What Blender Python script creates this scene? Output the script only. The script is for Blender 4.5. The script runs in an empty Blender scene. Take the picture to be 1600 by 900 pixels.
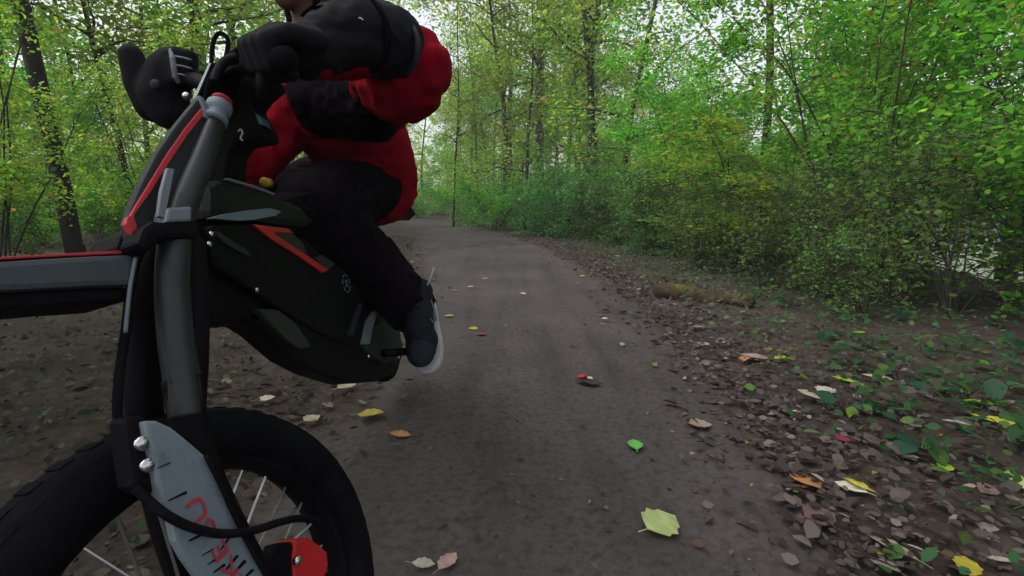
import bpy, bmesh, math, random
import numpy as np
from mathutils import Vector, Matrix, noise

# ------------------------------------------------------------------ camera, sky, sun, exposure
S = bpy.context.scene
COL = S.collection
F = 800.0; PITCH = math.atan(135 / 800.0); EYE = 0.85
cam = bpy.data.cameras.new('camera'); cam.lens = 18; cam.sensor_width = 36
cam.clip_start = 0.03; cam.clip_end = 2000
co = bpy.data.objects.new('camera', cam); COL.objects.link(co)
co.location = (0, 0, EYE); co.rotation_euler = (math.pi / 2 - PITCH, 0, 0)
S.camera = co

SUN_EL, SUN_AZ = math.radians(52), math.radians(-100)      # azimuth from +y towards +x
w = bpy.data.worlds.new('World'); S.world = w; w.use_nodes = True
nt = w.node_tree; nt.nodes.clear()
out = nt.nodes.new('ShaderNodeOutputWorld'); bg = nt.nodes.new('ShaderNodeBackground')
sky = nt.nodes.new('ShaderNodeTexSky'); sky.sky_type = 'NISHITA'; sky.sun_disc = False
sky.sun_elevation = SUN_EL; sky.sun_rotation = SUN_AZ; sky.air_density = 1.0; sky.dust_density = 4.0
hs = nt.nodes.new('ShaderNodeHueSaturation'); hs.inputs['Saturation'].default_value = 0.28   # overcast: pale grey sky
nt.links.new(sky.outputs[0], hs.inputs['Color']); nt.links.new(hs.outputs[0], bg.inputs[0]); nt.links.new(bg.outputs[0], out.inputs[0])
bg.inputs[1].default_value = 0.15
sl = bpy.data.lights.new('sun', 'SUN'); sl.energy = 1.25; sl.angle = math.radians(60); sl.color = (1, .97, .92)
so = bpy.data.objects.new('sun', sl); COL.objects.link(so)
sd = Vector((math.sin(SUN_AZ) * math.cos(SUN_EL), math.cos(SUN_AZ) * math.cos(SUN_EL), math.sin(SUN_EL)))
so.rotation_euler = (-sd).to_track_quat('-Z', 'Y').to_euler(); so.location = (0, 0, 30)
S.view_settings.view_transform = 'Standard'; S.view_settings.look = 'None'
S.view_settings.exposure = 1.05; S.view_settings.gamma = 1
S.cycles.max_bounces = 6; S.cycles.diffuse_bounces = 3; S.cycles.transmission_bounces = 3; S.cycles.glossy_bounces = 2
S.cycles.use_denoising = True

# ------------------------------------------------------------------ geometry helpers
rng = np.random.default_rng(11); random.seed(11)
_c, _s = math.cos(PITCH), math.sin(PITCH)
E0 = np.array([0, 0, EYE])
def ray(px, py):
    u = (450 - py) / F
    return np.array([(px - 800) / F, _c + u * _s, -_s + u * _c])
def Y(px, py, y):                       # the point at forward distance y on a sight line
    d = ray(px, py); return E0 + d * (y / d[1])
def G(px, py, z=0.0):                   # the point on the ground
    d = ray(px, py); return E0 + d * ((z - EYE) / d[2])
def on_plane(px, py, p0, n):
    d = ray(px, py); return E0 + d * (np.dot(p0 - E0, n) / np.dot(d, n))
def unit(v): v = np.asarray(v, float); return v / max(np.linalg.norm(v), 1e-9)

def link(name, me, parent=None, mat=None, smooth=False):
    o = bpy.data.objects.new(name, me); COL.objects.link(o)
    if parent is not None: o.parent = parent
    if mat is not None:
        me.materials.clear(); me.materials.append(mat)
    if smooth:
        me.polygons.foreach_set('use_smooth', [True] * len(me.polygons))
    return o
def tag(o, label=None, cat=None, group=None, kind=None):
    if label: o['label'] = label
    if cat: o['category'] = cat
    if group: o['group'] = group
    if kind: o['kind'] = kind
    return o
def empty(name, loc, label, cat, group=None):
    o = bpy.data.objects.new(name, None); COL.objects.link(o); o.location = loc
    o.empty_display_size = .1
    return tag(o, label, cat, group)
def reparent(parent, *objs):            # keep world coordinates
    bpy.context.view_layer.update()
    for o in objs:
        o.parent = parent; o.matrix_parent_inverse = Matrix.Translation(-Vector(parent.location))

class MB:                               # collects shapes and links them as one mesh
    def __init__(s): s.v = []; s.f = []
    def add(s, vs, fs):
        k = len(s.v); s.v += [tuple(map(float, p)) for p in vs]; s.f += [tuple(i + k for i in f) for f in fs]; return s
    def tube(s, pts, rad, seg=10, cap=True):
        P = np.array(pts, float); n = len(P); R = np.full(n, rad) if np.isscalar(rad) else np.array(rad, float)
        T = np.gradient(P, axis=0); T /= np.maximum(np.linalg.norm(T, axis=1)[:, None], 1e-9)
        a = np.cross(T[0], [0, 0, 1.]);
        if np.linalg.norm(a) < .1: a = np.cross(T[0], [1., 0, 0])
        a = unit(a); th = np.arange(seg) * 2 * np.pi / seg; vs = []
        for i in range(n):
            a = unit(a - T[i] * np.dot(a, T[i])); b = np.cross(T[i], a)
            vs += list(P[i] + R[i] * (np.cos(th)[:, None] * a + np.sin(th)[:, None] * b))
        fs = [(i * seg + j, i * seg + (j + 1) % seg, (i + 1) * seg + (j + 1) % seg, (i + 1) * seg + j) for i in range(n - 1) for j in range(seg)]
        if cap: fs += [tuple(range(seg))[::-1], tuple(range((n - 1) * seg, n * seg))]
        return s.add(vs, fs)
    def ext(s, poly, vec):              # a polygon given thickness
        P = [np.array(p, float) for p in poly]; n = len(P); v = np.array(vec, float)
        vs = P + [p + v for p in P]
        fs = [tuple(range(n)), tuple(range(n, 2 * n))[::-1]] + [(i, i + n, (i + 1) % n + n, (i + 1) % n) for i in range(n)]
        return s.add(vs, fs)
    def lathe(s, c, ax, prof, seg=48, closed=True):   # prof: (radius, offset along axis)
        ax = unit(ax); a = unit(np.cross(ax, [0, 0, 1.])) if abs(ax[2]) < .95 else np.array([1., 0, 0]); b = np.cross(ax, a); c = np.array(c, float)
        m = len(prof); vs = []
        for k in range(seg):
            t = 2 * np.pi * k / seg; d = math.cos(t) * a + math.sin(t) * b
            vs += [c + d * r + ax * o for r, o in prof]
        fs = []
        for k in range(seg):
            k2 = (k + 1) % seg
            for i in range(m if closed else m - 1):
                j = (i + 1) % m; fs.append((k * m + i, k2 * m + i, k2 * m + j, k * m + j))
        return s.add(vs, fs)
    def ball(s, c, r, seg=12, rings=8, R=None):
        c = np.array(c, float); r = np.array([r] * 3 if np.isscalar(r) else r, float); R = np.eye(3) if R is None else R
        vs = [c + R @ (r * [0, 0, 1.])]
        for i in range(1, rings):
            p = np.pi * i / rings
            for j in range(seg):
                t = 2 * np.pi * j / seg; vs.append(c + R @ (r * np.array([math.sin(p) * math.cos(t), math.sin(p) * math.sin(t), math.cos(p)])))
        vs.append(c + R @ (r * [0, 0, -1.])); L = len(vs) - 1
        fs = [(0, 1 + j, 1 + (j + 1) % seg) for j in range(seg)]
        for i in range(rings - 2):
            fs += [(1 + i * seg + j, 1 + (i + 1) * seg + j, 1 + (i + 1) * seg + (j + 1) % seg, 1 + i * seg + (j + 1) % seg) for j in range(seg)]
        o = 1 + (rings - 2) * seg; fs += [(L, o + (j + 1) % seg, o + j) for j in range(seg)]
        return s.add(vs, fs)
    def cap(s, p, r, q, r2, seg=14):    # a limb segment: tapered, round at both ends
        p = np.array(p, float); q = np.array(q, float); d = unit(q - p); P = []; R = []
        for t in (-1, -.92, -.7, -.38, 0): P.append(p + d * r * t); R.append(r * math.sqrt(max(0.0025, 1 - t * t)))
        for t in (0, .38, .7, .92, 1): P.append(q + d * r2 * t); R.append(r2 * math.sqrt(max(0.0025, 1 - t * t)))
        return s.tube(P, R, seg)
    def build(s, name, mat, parent=None, smooth=False, bevel=0):
        me = bpy.data.meshes.new(name); me.from_pydata(s.v, [], s.f); me.update()
        bm = bmesh.new(); bm.from_mesh(me); bmesh.ops.recalc_face_normals(bm, faces=bm.faces)
        if bevel:
            ed = [e for e in bm.edges if len(e.link_faces) == 2 and e.calc_face_angle(0) > .6]
            bmesh.ops.bevel(bm, geom=ed, offset=bevel, segments=2, profile=.6, affect='EDGES', clamp_overlap=True)
        bm.to_mesh(me); bm.free()
        o = link(name, me, None, mat, smooth)
        if parent is not None: o.parent = parent; o.matrix_parent_inverse = Matrix.Translation(-Vector(parent.matrix_world.translation if parent.parent else parent.location))
        return o
    def organic(s, name, mat, parent=None, voxel=.01, it=6, wr=0.0, wscale=.08):   # fuses the pieces into one continuous skin
        me = bpy.data.meshes.new(name); me.from_pydata(s.v, [], s.f); me.update()
        o = link(name, me)
        r = o.modifiers.new('r', 'REMESH'); r.mode = 'VOXEL'; r.voxel_size = voxel
        m = o.modifiers.new('s', 'SMOOTH'); m.factor = .5; m.iterations = it
        bpy.context.view_layer.update(); dg = bpy.context.evaluated_depsgraph_get()
        me2 = bpy.data.meshes.new_from_object(o.evaluated_get(dg)); me2.name = name
        o.modifiers.clear(); o.data = me2; bpy.data.meshes.remove(me)
        if wr:                          # cloth folds
            n = len(me2.vertices); V = np.empty(n * 3); me2.vertices.foreach_get('co', V); V = V.reshape(-1, 3)
            N = np.empty(n * 3); me2.vertices.foreach_get('normal', N); N = N.reshape(-1, 3)
            d = np.array([noise.noise(Vector((p[0] / wscale, p[1] / wscale, p[2] / (wscale * .55)))) + .45 * noise.noise(Vector(p / (wscale * .4))) for p in V])
            d = 1 - np.abs(d) * 2
            me2.vertices.foreach_set('co', (V + N * (d * wr)[:, None]).ravel()); me2.update()
        me2.materials.clear(); me2.materials.append(mat)
        me2.polygons.foreach_set('use_smooth', [True] * len(me2.polygons))
        if parent is not None: o.parent = parent; o.matrix_parent_inverse = Matrix.Translation(-Vector(parent.location))
        return o

def copy_tree(o, parent=None):
    c = o.copy(); COL.objects.link(c); c.parent = parent
    for ch in o.children: copy_tree(ch, c)
    return c

# ------------------------------------------------------------------ materials
def mat(name, col, rough=.6, spec=.4, metal=0., nscale=0, namt=.25, bump=0., bscale=None, sheen=0., mud=0.):
    m = bpy.data.materials.new(name); m.use_nodes = True; n = m.node_tree.nodes; l = m.node_tree.links
    b = n['Principled BSDF']; b.inputs['Roughness'].default_value = rough; b.inputs['Metallic'].default_value = metal
    b.inputs['Specular IOR Level'].default_value = spec
    b.inputs['Base Color'].default_value = (*col, 1)
    if sheen: b.inputs['Sheen Weight'].default_value = sheen
    if nscale or bump:
        tc = n.new('ShaderNodeTexCoord')
    if nscale:
        t = n.new('ShaderNodeTexNoise'); t.inputs['Scale'].default_value = nscale; t.inputs['Detail'].default_value = 6
        r = n.new('ShaderNodeValToRGB'); r.color_ramp.elements[0].position = .3; r.color_ramp.elements[1].position = .72
        r.color_ramp.elements[0].color = tuple(c * (1 - namt) for c in col) + (1,)
        r.color_ramp.elements[1].color = tuple(min(1, c * (1 + namt)) for c in col) + (1,)
        l.new(tc.outputs['Object'], t.inputs['Vector']); l.new(t.outputs[0], r.inputs[0]); l.new(r.outputs[0], b.inputs['Base Color'])
        if mud:                         # dried splashes of dirt
            m1 = n.new('ShaderNodeTexNoise'); m1.inputs['Scale'].default_value = 26; m1.inputs['Detail'].default_value = 9; m1.inputs['Roughness'].default_value = .75
            k = n.new('ShaderNodeMapRange'); k.inputs[1].default_value = .56; k.inputs[2].default_value = .68; k.inputs[4].default_value = mud
            mx = n.new('ShaderNodeMix'); mx.data_type = 'RGBA'; mx.inputs[7].default_value = (.065, .053, .046, 1)
            l.new(tc.outputs['Object'], m1.inputs['Vector']); l.new(m1.outputs[0], k.inputs[0]); l.new(k.outputs[0], mx.inputs[0]); l.new(r.outputs[0], mx.inputs[6]); l.new(mx.outputs[2], b.inputs['Base Color'])
        mr = n.new('ShaderNodeMapRange'); mr.inputs[3].default_value = rough - .12; mr.inputs[4].default_value = min(1, rough + .15)
        l.new(t.outputs[0], mr.inputs[0]); l.new(mr.outputs[0], b.inputs['Roughness'])
    if bump:
        t2 = n.new('ShaderNodeTexNoise'); t2.inputs['Scale'].default_value = bscale or 60; t2.inputs['Detail'].default_value = 5
        bp = n.new('ShaderNodeBump'); bp.inputs['Strength'].default_value = bump; bp.inputs['Distance'].default_value = .01
        l.new(tc.outputs['Object'], t2.inputs['Vector']); l.new(t2.outputs[0], bp.inputs['Height']); l.new(bp.outputs[0], b.inputs['Normal'])
    return m
M = dict(
    black=mat('black_plastic', (.0045, .0036, .005), .6, .07, nscale=9, namt=.3, bump=.12, bscale=140),
    gloss=mat('black_gloss', (.006, .006, .008), .5, .2, nscale=5, namt=.3),
    rubber=mat('tyre_rubber', (.0055, .0052, .0072), .9, .05, nscale=14, namt=.4, bump=.3, bscale=90, mud=.08),
    fender=mat('grey_mudguard', (.042, .05, .06), .5, .35, nscale=7, namt=.2, bump=.05, bscale=200, mud=.5),
    grey=mat('grey_paint', (.145, .18, .212), .5, .35, nscale=7, namt=.14, bump=.05, bscale=200, mud=.45),
    dkgrey=mat('dark_grey_plastic', (.017, .022, .022), .6, .2, nscale=6, namt=.2, bump=.08, bscale=180),
    fork=mat('fork_alloy', (.020, .022, .026), .42, .4, .3, nscale=12, namt=.35, mud=.4),
    light=mat('light_grey_decal', (.13, .145, .17), .5, .35, nscale=10, namt=.2),
    red=mat('red_paint', (.42, .010, .014), .45, .4, nscale=9, namt=.2),
    coral=mat('coral_red_decal', (.40, .025, .035), .5, .35, nscale=9, namt=.15),
    steel=mat('steel', (.55, .55, .55), .25, .5, 1., nscale=20, namt=.2),
    alloy=mat('spoke_steel', (.42, .43, .46), .35, .5, .9),
    olive=mat('olive_plastic', (.020, .021, .016), .7, .3, nscale=10, namt=.25),
    fleece=mat('red_fleece', (.20, .003, .012), .97, .05, nscale=5, namt=.22, bump=.35, bscale=260),
    cloth=mat('black_cloth', (.005, .0035, .0055), .95, .04, nscale=6, namt=.3, bump=.4, bscale=110),
    trous=mat('black_trousers', (.006, .004, .006), .95, .04, nscale=5, namt=.3, bump=.4, bscale=160),
    pad=mat('black_guard', (.0075, .007, .0095), .75, .1, nscale=7, namt=.35, bump=.1, bscale=60),
    white=mat('white_rubber', (.42, .42, .43), .6, .3, nscale=15, namt=.12),
    toecap=mat('grey_suede', (.020, .026, .034), .9, .1, nscale=14, namt=.3, bump=.3, bscale=200),
    shoe=mat('dark_suede', (.009, .011, .015), .85, .2, nscale=14, namt=.35, bump=.3, bscale=200),
    skin=mat('skin', (.13, .07, .05), .6, .3, nscale=8, namt=.12),
    hair=mat('dark_hair', (.02, .014, .01), .7, .3, nscale=20, namt=.4),
    teal=mat('teal_plastic', (.02, .10, .11), .5, .4),
    amber=mat('amber_plastic', (.45, .30, .02), .4, .4),
    bark=mat('grey_bark', (.045, .040, .032), .95, .15, nscale=6, namt=.5, bump=1., bscale=28),
    darkbark=mat('dark_bark', (.022, .019, .017), .95, .15, nscale=6, namt=.5, bump=1., bscale=28),
    logbark=mat('log_bark', (.048, .034, .022), .95, .15, nscale=12, namt=.5, bump=1., bscale=45),
    moss=mat('moss', (.075, .072, .02), 1., .1, nscale=40, namt=.5, bump=1., bscale=150),
    twig=mat('twig', (.03, .022, .018), .9, .2, nscale=30, namt=.4),
)
def attr_leaf(name, transl=.5, rough=.55, spec=.25):
    m = bpy.data.materials.new(name); m.use_nodes = True; n = m.node_tree.nodes; l = m.node_tree.links
    b = n['Principled BSDF']; b.inputs['Roughness'].default_value = rough; b.inputs['Specular IOR Level'].default_value = spec
    a = n.new('ShaderNodeAttribute'); a.attribute_name = 'col'
    oi = n.new('ShaderNodeObjectInfo'); hv = n.new('ShaderNodeHueSaturation')
    mr = n.new('ShaderNodeMapRange'); mr.inputs[3].default_value = .485; mr.inputs[4].default_value = .515
    mv = n.new('ShaderNodeMapRange'); mv.inputs[3].default_value = .8; mv.inputs[4].default_value = 1.2
    l.new(oi.outputs['Random'], mr.inputs[0]); l.new(mr.outputs[0], hv.inputs['Hue'])
    l.new(oi.outputs['Random'], mv.inputs[0]); l.new(mv.outputs[0], hv.inputs['Value'])
    l.new(a.outputs['Color'], hv.inputs['Color']); l.new(hv.outputs[0], b.inputs['Base Color'])
    if transl:
        t = n.new('ShaderNodeBsdfTranslucent'); mx = n.new('ShaderNodeMixShader'); mx.inputs[0].default_value = transl
        g = n.new('ShaderNodeVectorMath'); g.operation = 'SCALE'; g.inputs['Scale'].default_value = 2.0; l.new(hv.outputs[0], g.inputs[0]); l.new(g.outputs[0], t.inputs[0]); l.new(b.outputs[0], mx.inputs[1]); l.new(t.outputs[0], mx.inputs[2])
        l.new(mx.outputs[0], n['Material Output'].inputs[0])
    return m
M['leaf'] = attr_leaf('green_leaf'); M['dead'] = attr_leaf('fallen_leaf', .12, .6, .3); M['crumb'] = attr_leaf('soil_crumb', 0, .95, .1)

def ground_mat(name, cols, edge=None):
    m = bpy.data.materials.new(name); m.use_nodes = True; n = m.node_tree.nodes; l = m.node_tree.links
    b = n['Principled BSDF']; b.inputs['Roughness'].default_value = .95; b.inputs['Specular IOR Level'].default_value = .15
    tc = n.new('ShaderNodeTexCoord')
    def nz(sc, det=7, rough=.6):
        t = n.new('ShaderNodeTexNoise'); t.inputs['Scale'].default_value = sc; t.inputs['Detail'].default_value = det; t.inputs['Roughness'].default_value = rough
        l.new(tc.outputs['Object'], t.inputs['Vector']); return t.outputs[0]
    def ramp(src, stops):
        r = n.new('ShaderNodeValToRGB'); l.new(src, r.inputs[0]); e = r.color_ramp.elements
        e[0].position = stops[0][0]; e[0].color = (*stops[0][1], 1); e[1].position = stops[-1][0]; e[1].color = (*stops[-1][1], 1)
        for p, c in stops[1:-1]: k = e.new(p); k.color = (*c, 1)
        return r.outputs[0]
    def mixc(f, a, bb, mode='MIX'):
        x = n.new('ShaderNodeMix'); x.data_type = 'RGBA'; x.blend_type = mode
        if isinstance(f, float): x.inputs[0].default_value = f
        else: l.new(f, x.inputs[0])
        l.new(a, x.inputs[6]); l.new(bb, x.inputs[7]); return x.outputs[2]
    base = ramp(nz(1.3), [(.3, cols[0]), (.7, cols[1])])
    fine = ramp(nz(38, 8, .75), [(.34, (.55, .53, .52)), (.5, (1, 1, 1)), (.72, (1.28, 1.26, 1.25))])
    c = mixc(1.0, base, fine, 'MULTIPLY')
    spots = ramp(nz(11, 4, .6), [(.60, (1, 1, 1)), (.70, (.62, .58, .56))])
    c = mixc(.8, c, spots, 'MULTIPLY')
    mp = n.new('ShaderNodeMapping'); mp.inputs['Scale'].default_value = (5.5, .55, 1); l.new(tc.outputs['Object'], mp.inputs[0])
    tn = n.new('ShaderNodeTexNoise'); tn.inputs['Scale'].default_value = 1; tn.inputs['Detail'].default_value = 5; l.new(mp.outputs[0], tn.inputs['Vector'])
    c = mixc(1.0, c, ramp(tn.outputs[0], [(.34, (.78, .77, .75)), (.5, (1, 1, 1)), (.68, (1.13, 1.12, 1.12))]), 'MULTIPLY')
    c = mixc(1.0, c, ramp(nz(.8, 3, .5), [(.35, (.80, .78, .76)), (.62, (1.08, 1.07, 1.07))]), 'MULTIPLY')
    if edge:
        soil = mixc(1.0, ramp(nz(2.2), [(.3, edge[0]), (.7, edge[1])]), fine, 'MULTIPLY')
        a = n.new('ShaderNodeAttribute'); a.attribute_name = 'edge'
        ad = n.new('ShaderNodeMath'); ad.operation = 'ADD'; l.new(a.outputs['Fac'], ad.inputs[0])
        sc = n.new('ShaderNodeMath'); sc.operation = 'MULTIPLY_ADD'; sc.inputs[1].default_value = 1.3; sc.inputs[2].default_value = -.65
        l.new(nz(4.5, 6, .7), sc.inputs[0]); l.new(sc.outputs[0], ad.inputs[1])
        k = n.new('ShaderNodeMapRange'); k.interpolation_type = 'SMOOTHSTEP'; k.inputs[1].default_value = .25; k.inputs[2].default_value = .75; l.new(ad.outputs[0], k.inputs[0])
        c = mixc(k.outputs[0], c, soil)
    l.new(c, b.inputs['Base Color'])
    bp = n.new('ShaderNodeBump'); bp.inputs['Strength'].default_value = .4; bp.inputs['Distance'].default_value = .010
    l.new(nz(55, 8, .7), bp.inputs['Height']); l.new(bp.outputs[0], b.inputs['Normal'])
    return m
SOIL = ((.036, .027, .023), (.066, .051, .046))
M['soil'] = ground_mat('forest_soil', SOIL)
M['path'] = ground_mat('trodden_dirt', ((.057, .049, .0485), (.073, .0635, .063)), SOIL)
wm = bpy.data.materials.new('lake_water'); wm.use_nodes = True; b = wm.node_tree.nodes['Principled BSDF']
b.inputs['Base Color'].default_value = (.05, .06, .06, 1); b.inputs['Roughness'].default_value = .08; b.inputs['IOR'].default_value = 1.33
t = wm.node_tree.nodes.new('ShaderNodeTexNoise'); t.inputs['Scale'].default_value = 3; bp = wm.node_tree.nodes.new('ShaderNodeBump'); bp.inputs['Strength'].default_value = .15
wm.node_tree.links.new(t.outputs[0], bp.inputs['Height']); wm.node_tree.links.new(bp.outputs[0], b.inputs['Normal']); M['water'] = wm

# ------------------------------------------------------------------ setting: ground, path, lake
PR = np.array([(.70, -8), (.70, -3), (.72, 0), (.80, 1.05), (1.0, 2.31), (1.08, 3.64), (1.08, 5.94), (.82, 9.2), (-.40, 15.4), (-3.1, 24.8), (-7.5, 33), (-14, 40)])
PL = np.array([(-1.3, -8), (-1.2, -3), (-1.0, 0), (-.8, 1.3), (-.80, 2.3), (-.95, 3.8), (-1.2, 6.0), (-2.0, 10.0), (-3.1, 16.0), (-5.9, 25.5), (-10.2, 33), (-16, 38)])
def resample(P, n):
    t = np.arange(len(P)); tt = np.linspace(0, len(P) - 1, n)
    a = np.stack([np.interp(tt, t, P[:, k]) for k in (0, 1)], 1)
    k = np.ones(9) / 9; b = a.copy()
    for j in (0, 1): b[4:-4, j] = np.convolve(a[:, j], k, 'valid')
    return b
NR = 340
RR, LL = resample(PR, NR), resample(PL, NR)
def path_right(y): return float(np.interp(y, RR[:, 1], RR[:, 0]))
def path_left(y): return float(np.interp(y, LL[:, 1], LL[:, 0]))
def gz(x, y):
    r = path_right(y); l_ = path_left(y)
    d = max(x - r, l_ - x, 0)
    k = min(d / .5, 1)
    z = (.035 * noise.noise(Vector((x * 1.3, y * 1.3, 0))) + .02 * noise.noise(Vector((x * 4, y * 4, 3)))) * k + .05 * min(d / .8, 1) * .6
    if x > r + 4.2: z -= 1.7 * min((x - r - 4.2) / 4.5, 1) ** 1.3 if y < 40 else 0
    if x < l_ - 2: z += .25 * min((l_ - 2 - x) / 6, 1)
    return z
def axis(lo, hi, core, step, n):
    a = np.arange(core[0], core[1], step); g = (np.linspace(0, 1, n)[1:]) ** 2.2
    return np.concatenate([(core[0] - g * (core[0] - lo))[::-1], a, core[1] + g * (hi - core[1])])
gx, gy = axis(-170, 170, (-4, 6), .11, 30), axis(-60, 300, (-.5, 9), .11, 34)
vs = [(x, y, gz(x, y) - .012) for y in gy for x in gx]
nx, ny = len(gx), len(gy)
me = bpy.data.meshes.new('ground')
me.from_pydata(vs, [], [(j * nx + i, j * nx + i + 1, (j + 1) * nx + i + 1, (j + 1) * nx + i) for j in range(ny - 1) for i in range(nx - 1)])
tag(link('ground', me, None, M['soil'], True), kind='structure', label='dark leaf-strewn forest soil beside the path')
vs = []; fs = []; ev = []; K = 15
for i in range(NR):
    for k in range(K):
        t = k / (K - 1); p = LL[i] * (1 - t) + RR[i] * t
        e = abs(2 * t - 1)
        if t > .9: p = p + np.array([.10, 0])
        jx = .05 * noise.noise(Vector((p[0] * 3, p[1] * 3, 7))) * (e > .95)
        vs.append((p[0] + jx, p[1], .012 * noise.noise(Vector((p[0] * 2, p[1] * 2, 1))) + .010 * (1 - e) - .010 * (e > .95) - .004 + (0 if e < .95 else .003)))
        ev.append(max(0., (e - .70) / .30) * 1.15)
    if i: fs += [((i - 1) * K + k, (i - 1) * K + k + 1, i * K + k + 1, i * K + k) for k in range(K - 1)]
me = bpy.data.meshes.new('path'); me.from_pydata(vs, [], fs)
a = me.attributes.new('edge', 'FLOAT', 'POINT'); a.data.foreach_set('value', ev)
tag(link('path', me, None, M['path'], True), kind='structure', label='grey brown trodden dirt trail curving away into the wood')
me = bpy.data.meshes.new('lake'); me.from_pydata([(4, -60, -1.1), (170, -60, -1.1), (170, 250, -1.1), (4, 250, -1.1)], [], [(0, 1, 2, 3)])
tag(link('lake', me, None, M['water']), kind='structure', label='pale lake water glinting through the bushes')

# ------------------------------------------------------------------ leaves
HEX = np.array([(0, 0, 0), (.30, .27, .05), (.68, .25, .04), (1, 0, -.06), (.68, -.25, .04), (.30, -.27, .05)])
def leaf_mesh(name, C, size, col, tilt=.6, flat=False, outward=None):
    n = len(C); th = rng.uniform(0, 2 * np.pi, n); d = np.stack([np.cos(th), np.sin(th), rng.normal(-.25, .35, n) if not flat else rng.normal(0, .12, n)], 1)
    if outward is not None: d[:, :2] = d[:, :2] * .8 + outward
    d /= np.linalg.norm(d, axis=1)[:, None]
    up = np.stack([rng.normal(0, tilt, n), rng.normal(0, tilt, n), np.ones(n)], 1)
    nn = up - d * (up * d).sum(1)[:, None]; nn /= np.linalg.norm(nn, axis=1)[:, None]
    b = np.cross(nn, d); wd = rng.uniform(.8, 1.25, n)[:, None]
    V = C[:, None, :] + size[:, None, None] * (HEX[None, :, 0, None] * d[:, None] + HEX[None, :, 1, None] * (b * wd)[:, None] + HEX[None, :, 2, None] * (nn * rng.uniform(-1, 2.2, n)[:, None])[:, None])
    me = bpy.data.meshes.new(name); me.vertices.add(n * 6); me.vertices.foreach_set('co', V.ravel())
    me.loops.add(n * 6); me.loops.foreach_set('vertex_index', np.arange(n * 6, dtype=np.int32))
    me.polygons.add(n); me.polygons.foreach_set('loop_start', np.arange(n, dtype=np.int32) * 6)
    me.update(calc_edges=True)
    a = me.attributes.new('col', 'FLOAT_COLOR', 'POINT')
    a.data.foreach_set('color', np.repeat(np.concatenate([col, np.ones((n, 1))], 1), 6, 0).astype(np.float32).ravel())
    return me
def palette(n, cols, wts, jit=.22):
    c = np.array(cols)[rng.choice(len(cols), n, p=np.array(wts) / sum(wts))]
    return np.clip(c * rng.normal(1, jit, (n, 1)), .004, .9)
GREEN = ([(.075, .27, .020), (.11, .32, .020), (.16, .33, .022), (.055, .20, .026), (.27, .25, .025), (.30, .12, .02)], [5, 5, 3, 3, .45, .12])
YELG = ([(.13, .24, .02), (.19, .27, .025), (.08, .17, .02), (.30, .28, .025), (.30, .14, .03)], [5, 4, 3, 1.0, .25])
OLIVE = ([(.075, .14, .03), (.11, .18, .035), (.05, .10, .028), (.10, .085, .04), (.09, .23, .03)], [4, 3, 3, 1, 3])
DEEP = ([(.035, .13, .034), (.05, .16, .035), (.07, .18, .03), (.13, .24, .025)], [5, 4, 3, 1])

def curve_pts(p, d, L, n, droop=0., wob=.15):
    P = [np.array(p, float)]; d = unit(d)
    for i in range(n):
        d = unit(d + rng.normal(0, wob, 3) + np.array([0, 0, -droop])); P.append(P[-1] + d * L / n)
    return np.array(P)
def shrub_proto(h, rad, nstem, nleaf, lsize, pal, low=.12, spread=.35, mat_=None):
    mb = MB(); C = []; O = []
    for k in range(nstem):
        a = rng.uniform(0, 2 * np.pi); b0 = np.array([math.cos(a), math.sin(a), 0]) * rng.uniform(0, .12) * rad
        L = h * rng.uniform(.65, 1.05); P = curve_pts(b0, [math.cos(a) * spread, math.sin(a) * spread, 1], L, 8, .02, .10)
        mb.tube(P, np.linspace(.0026 * h + .004, .002, 9), 5, False)
        for j in range(11):
            t = rng.uniform(low, 1); i = min(int(t * 8), 7); q = P[i] + (P[i + 1] - P[i]) * (t * 8 - i)
            a2 = rng.uniform(0, 2 * np.pi); L2 = rad * rng.uniform(.35, .95) * (1.1 - .5 * t)
            B = curve_pts(q, [math.cos(a2), math.sin(a2), rng.uniform(-.1, .6)], L2, 5, .06, .2)
            mb.tube(B, np.linspace(.006, .002, 6), 4, False)
            C.append(B[2:]); O += [[math.cos(a2), math.sin(a2)]] * 4
    C = np.concatenate(C); O = np.array(O); ix = rng.integers(0, len(C), nleaf)
    c = C[ix] + rng.normal(0, .045 * rad + .025, (nleaf, 3)); c[:, 2] = np.maximum(c[:, 2], .05)
    me = leaf_mesh('leaves', c, lsize * rng.uniform(.45, 1.45, nleaf), palette(nleaf, *pal), .7, outward=O[ix] * .5)
    me.materials.append(M['leaf'])
    st = mb.build('stems', M['bark']); sm = st.data; bpy.data.objects.remove(st)
    return sm, me
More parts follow.
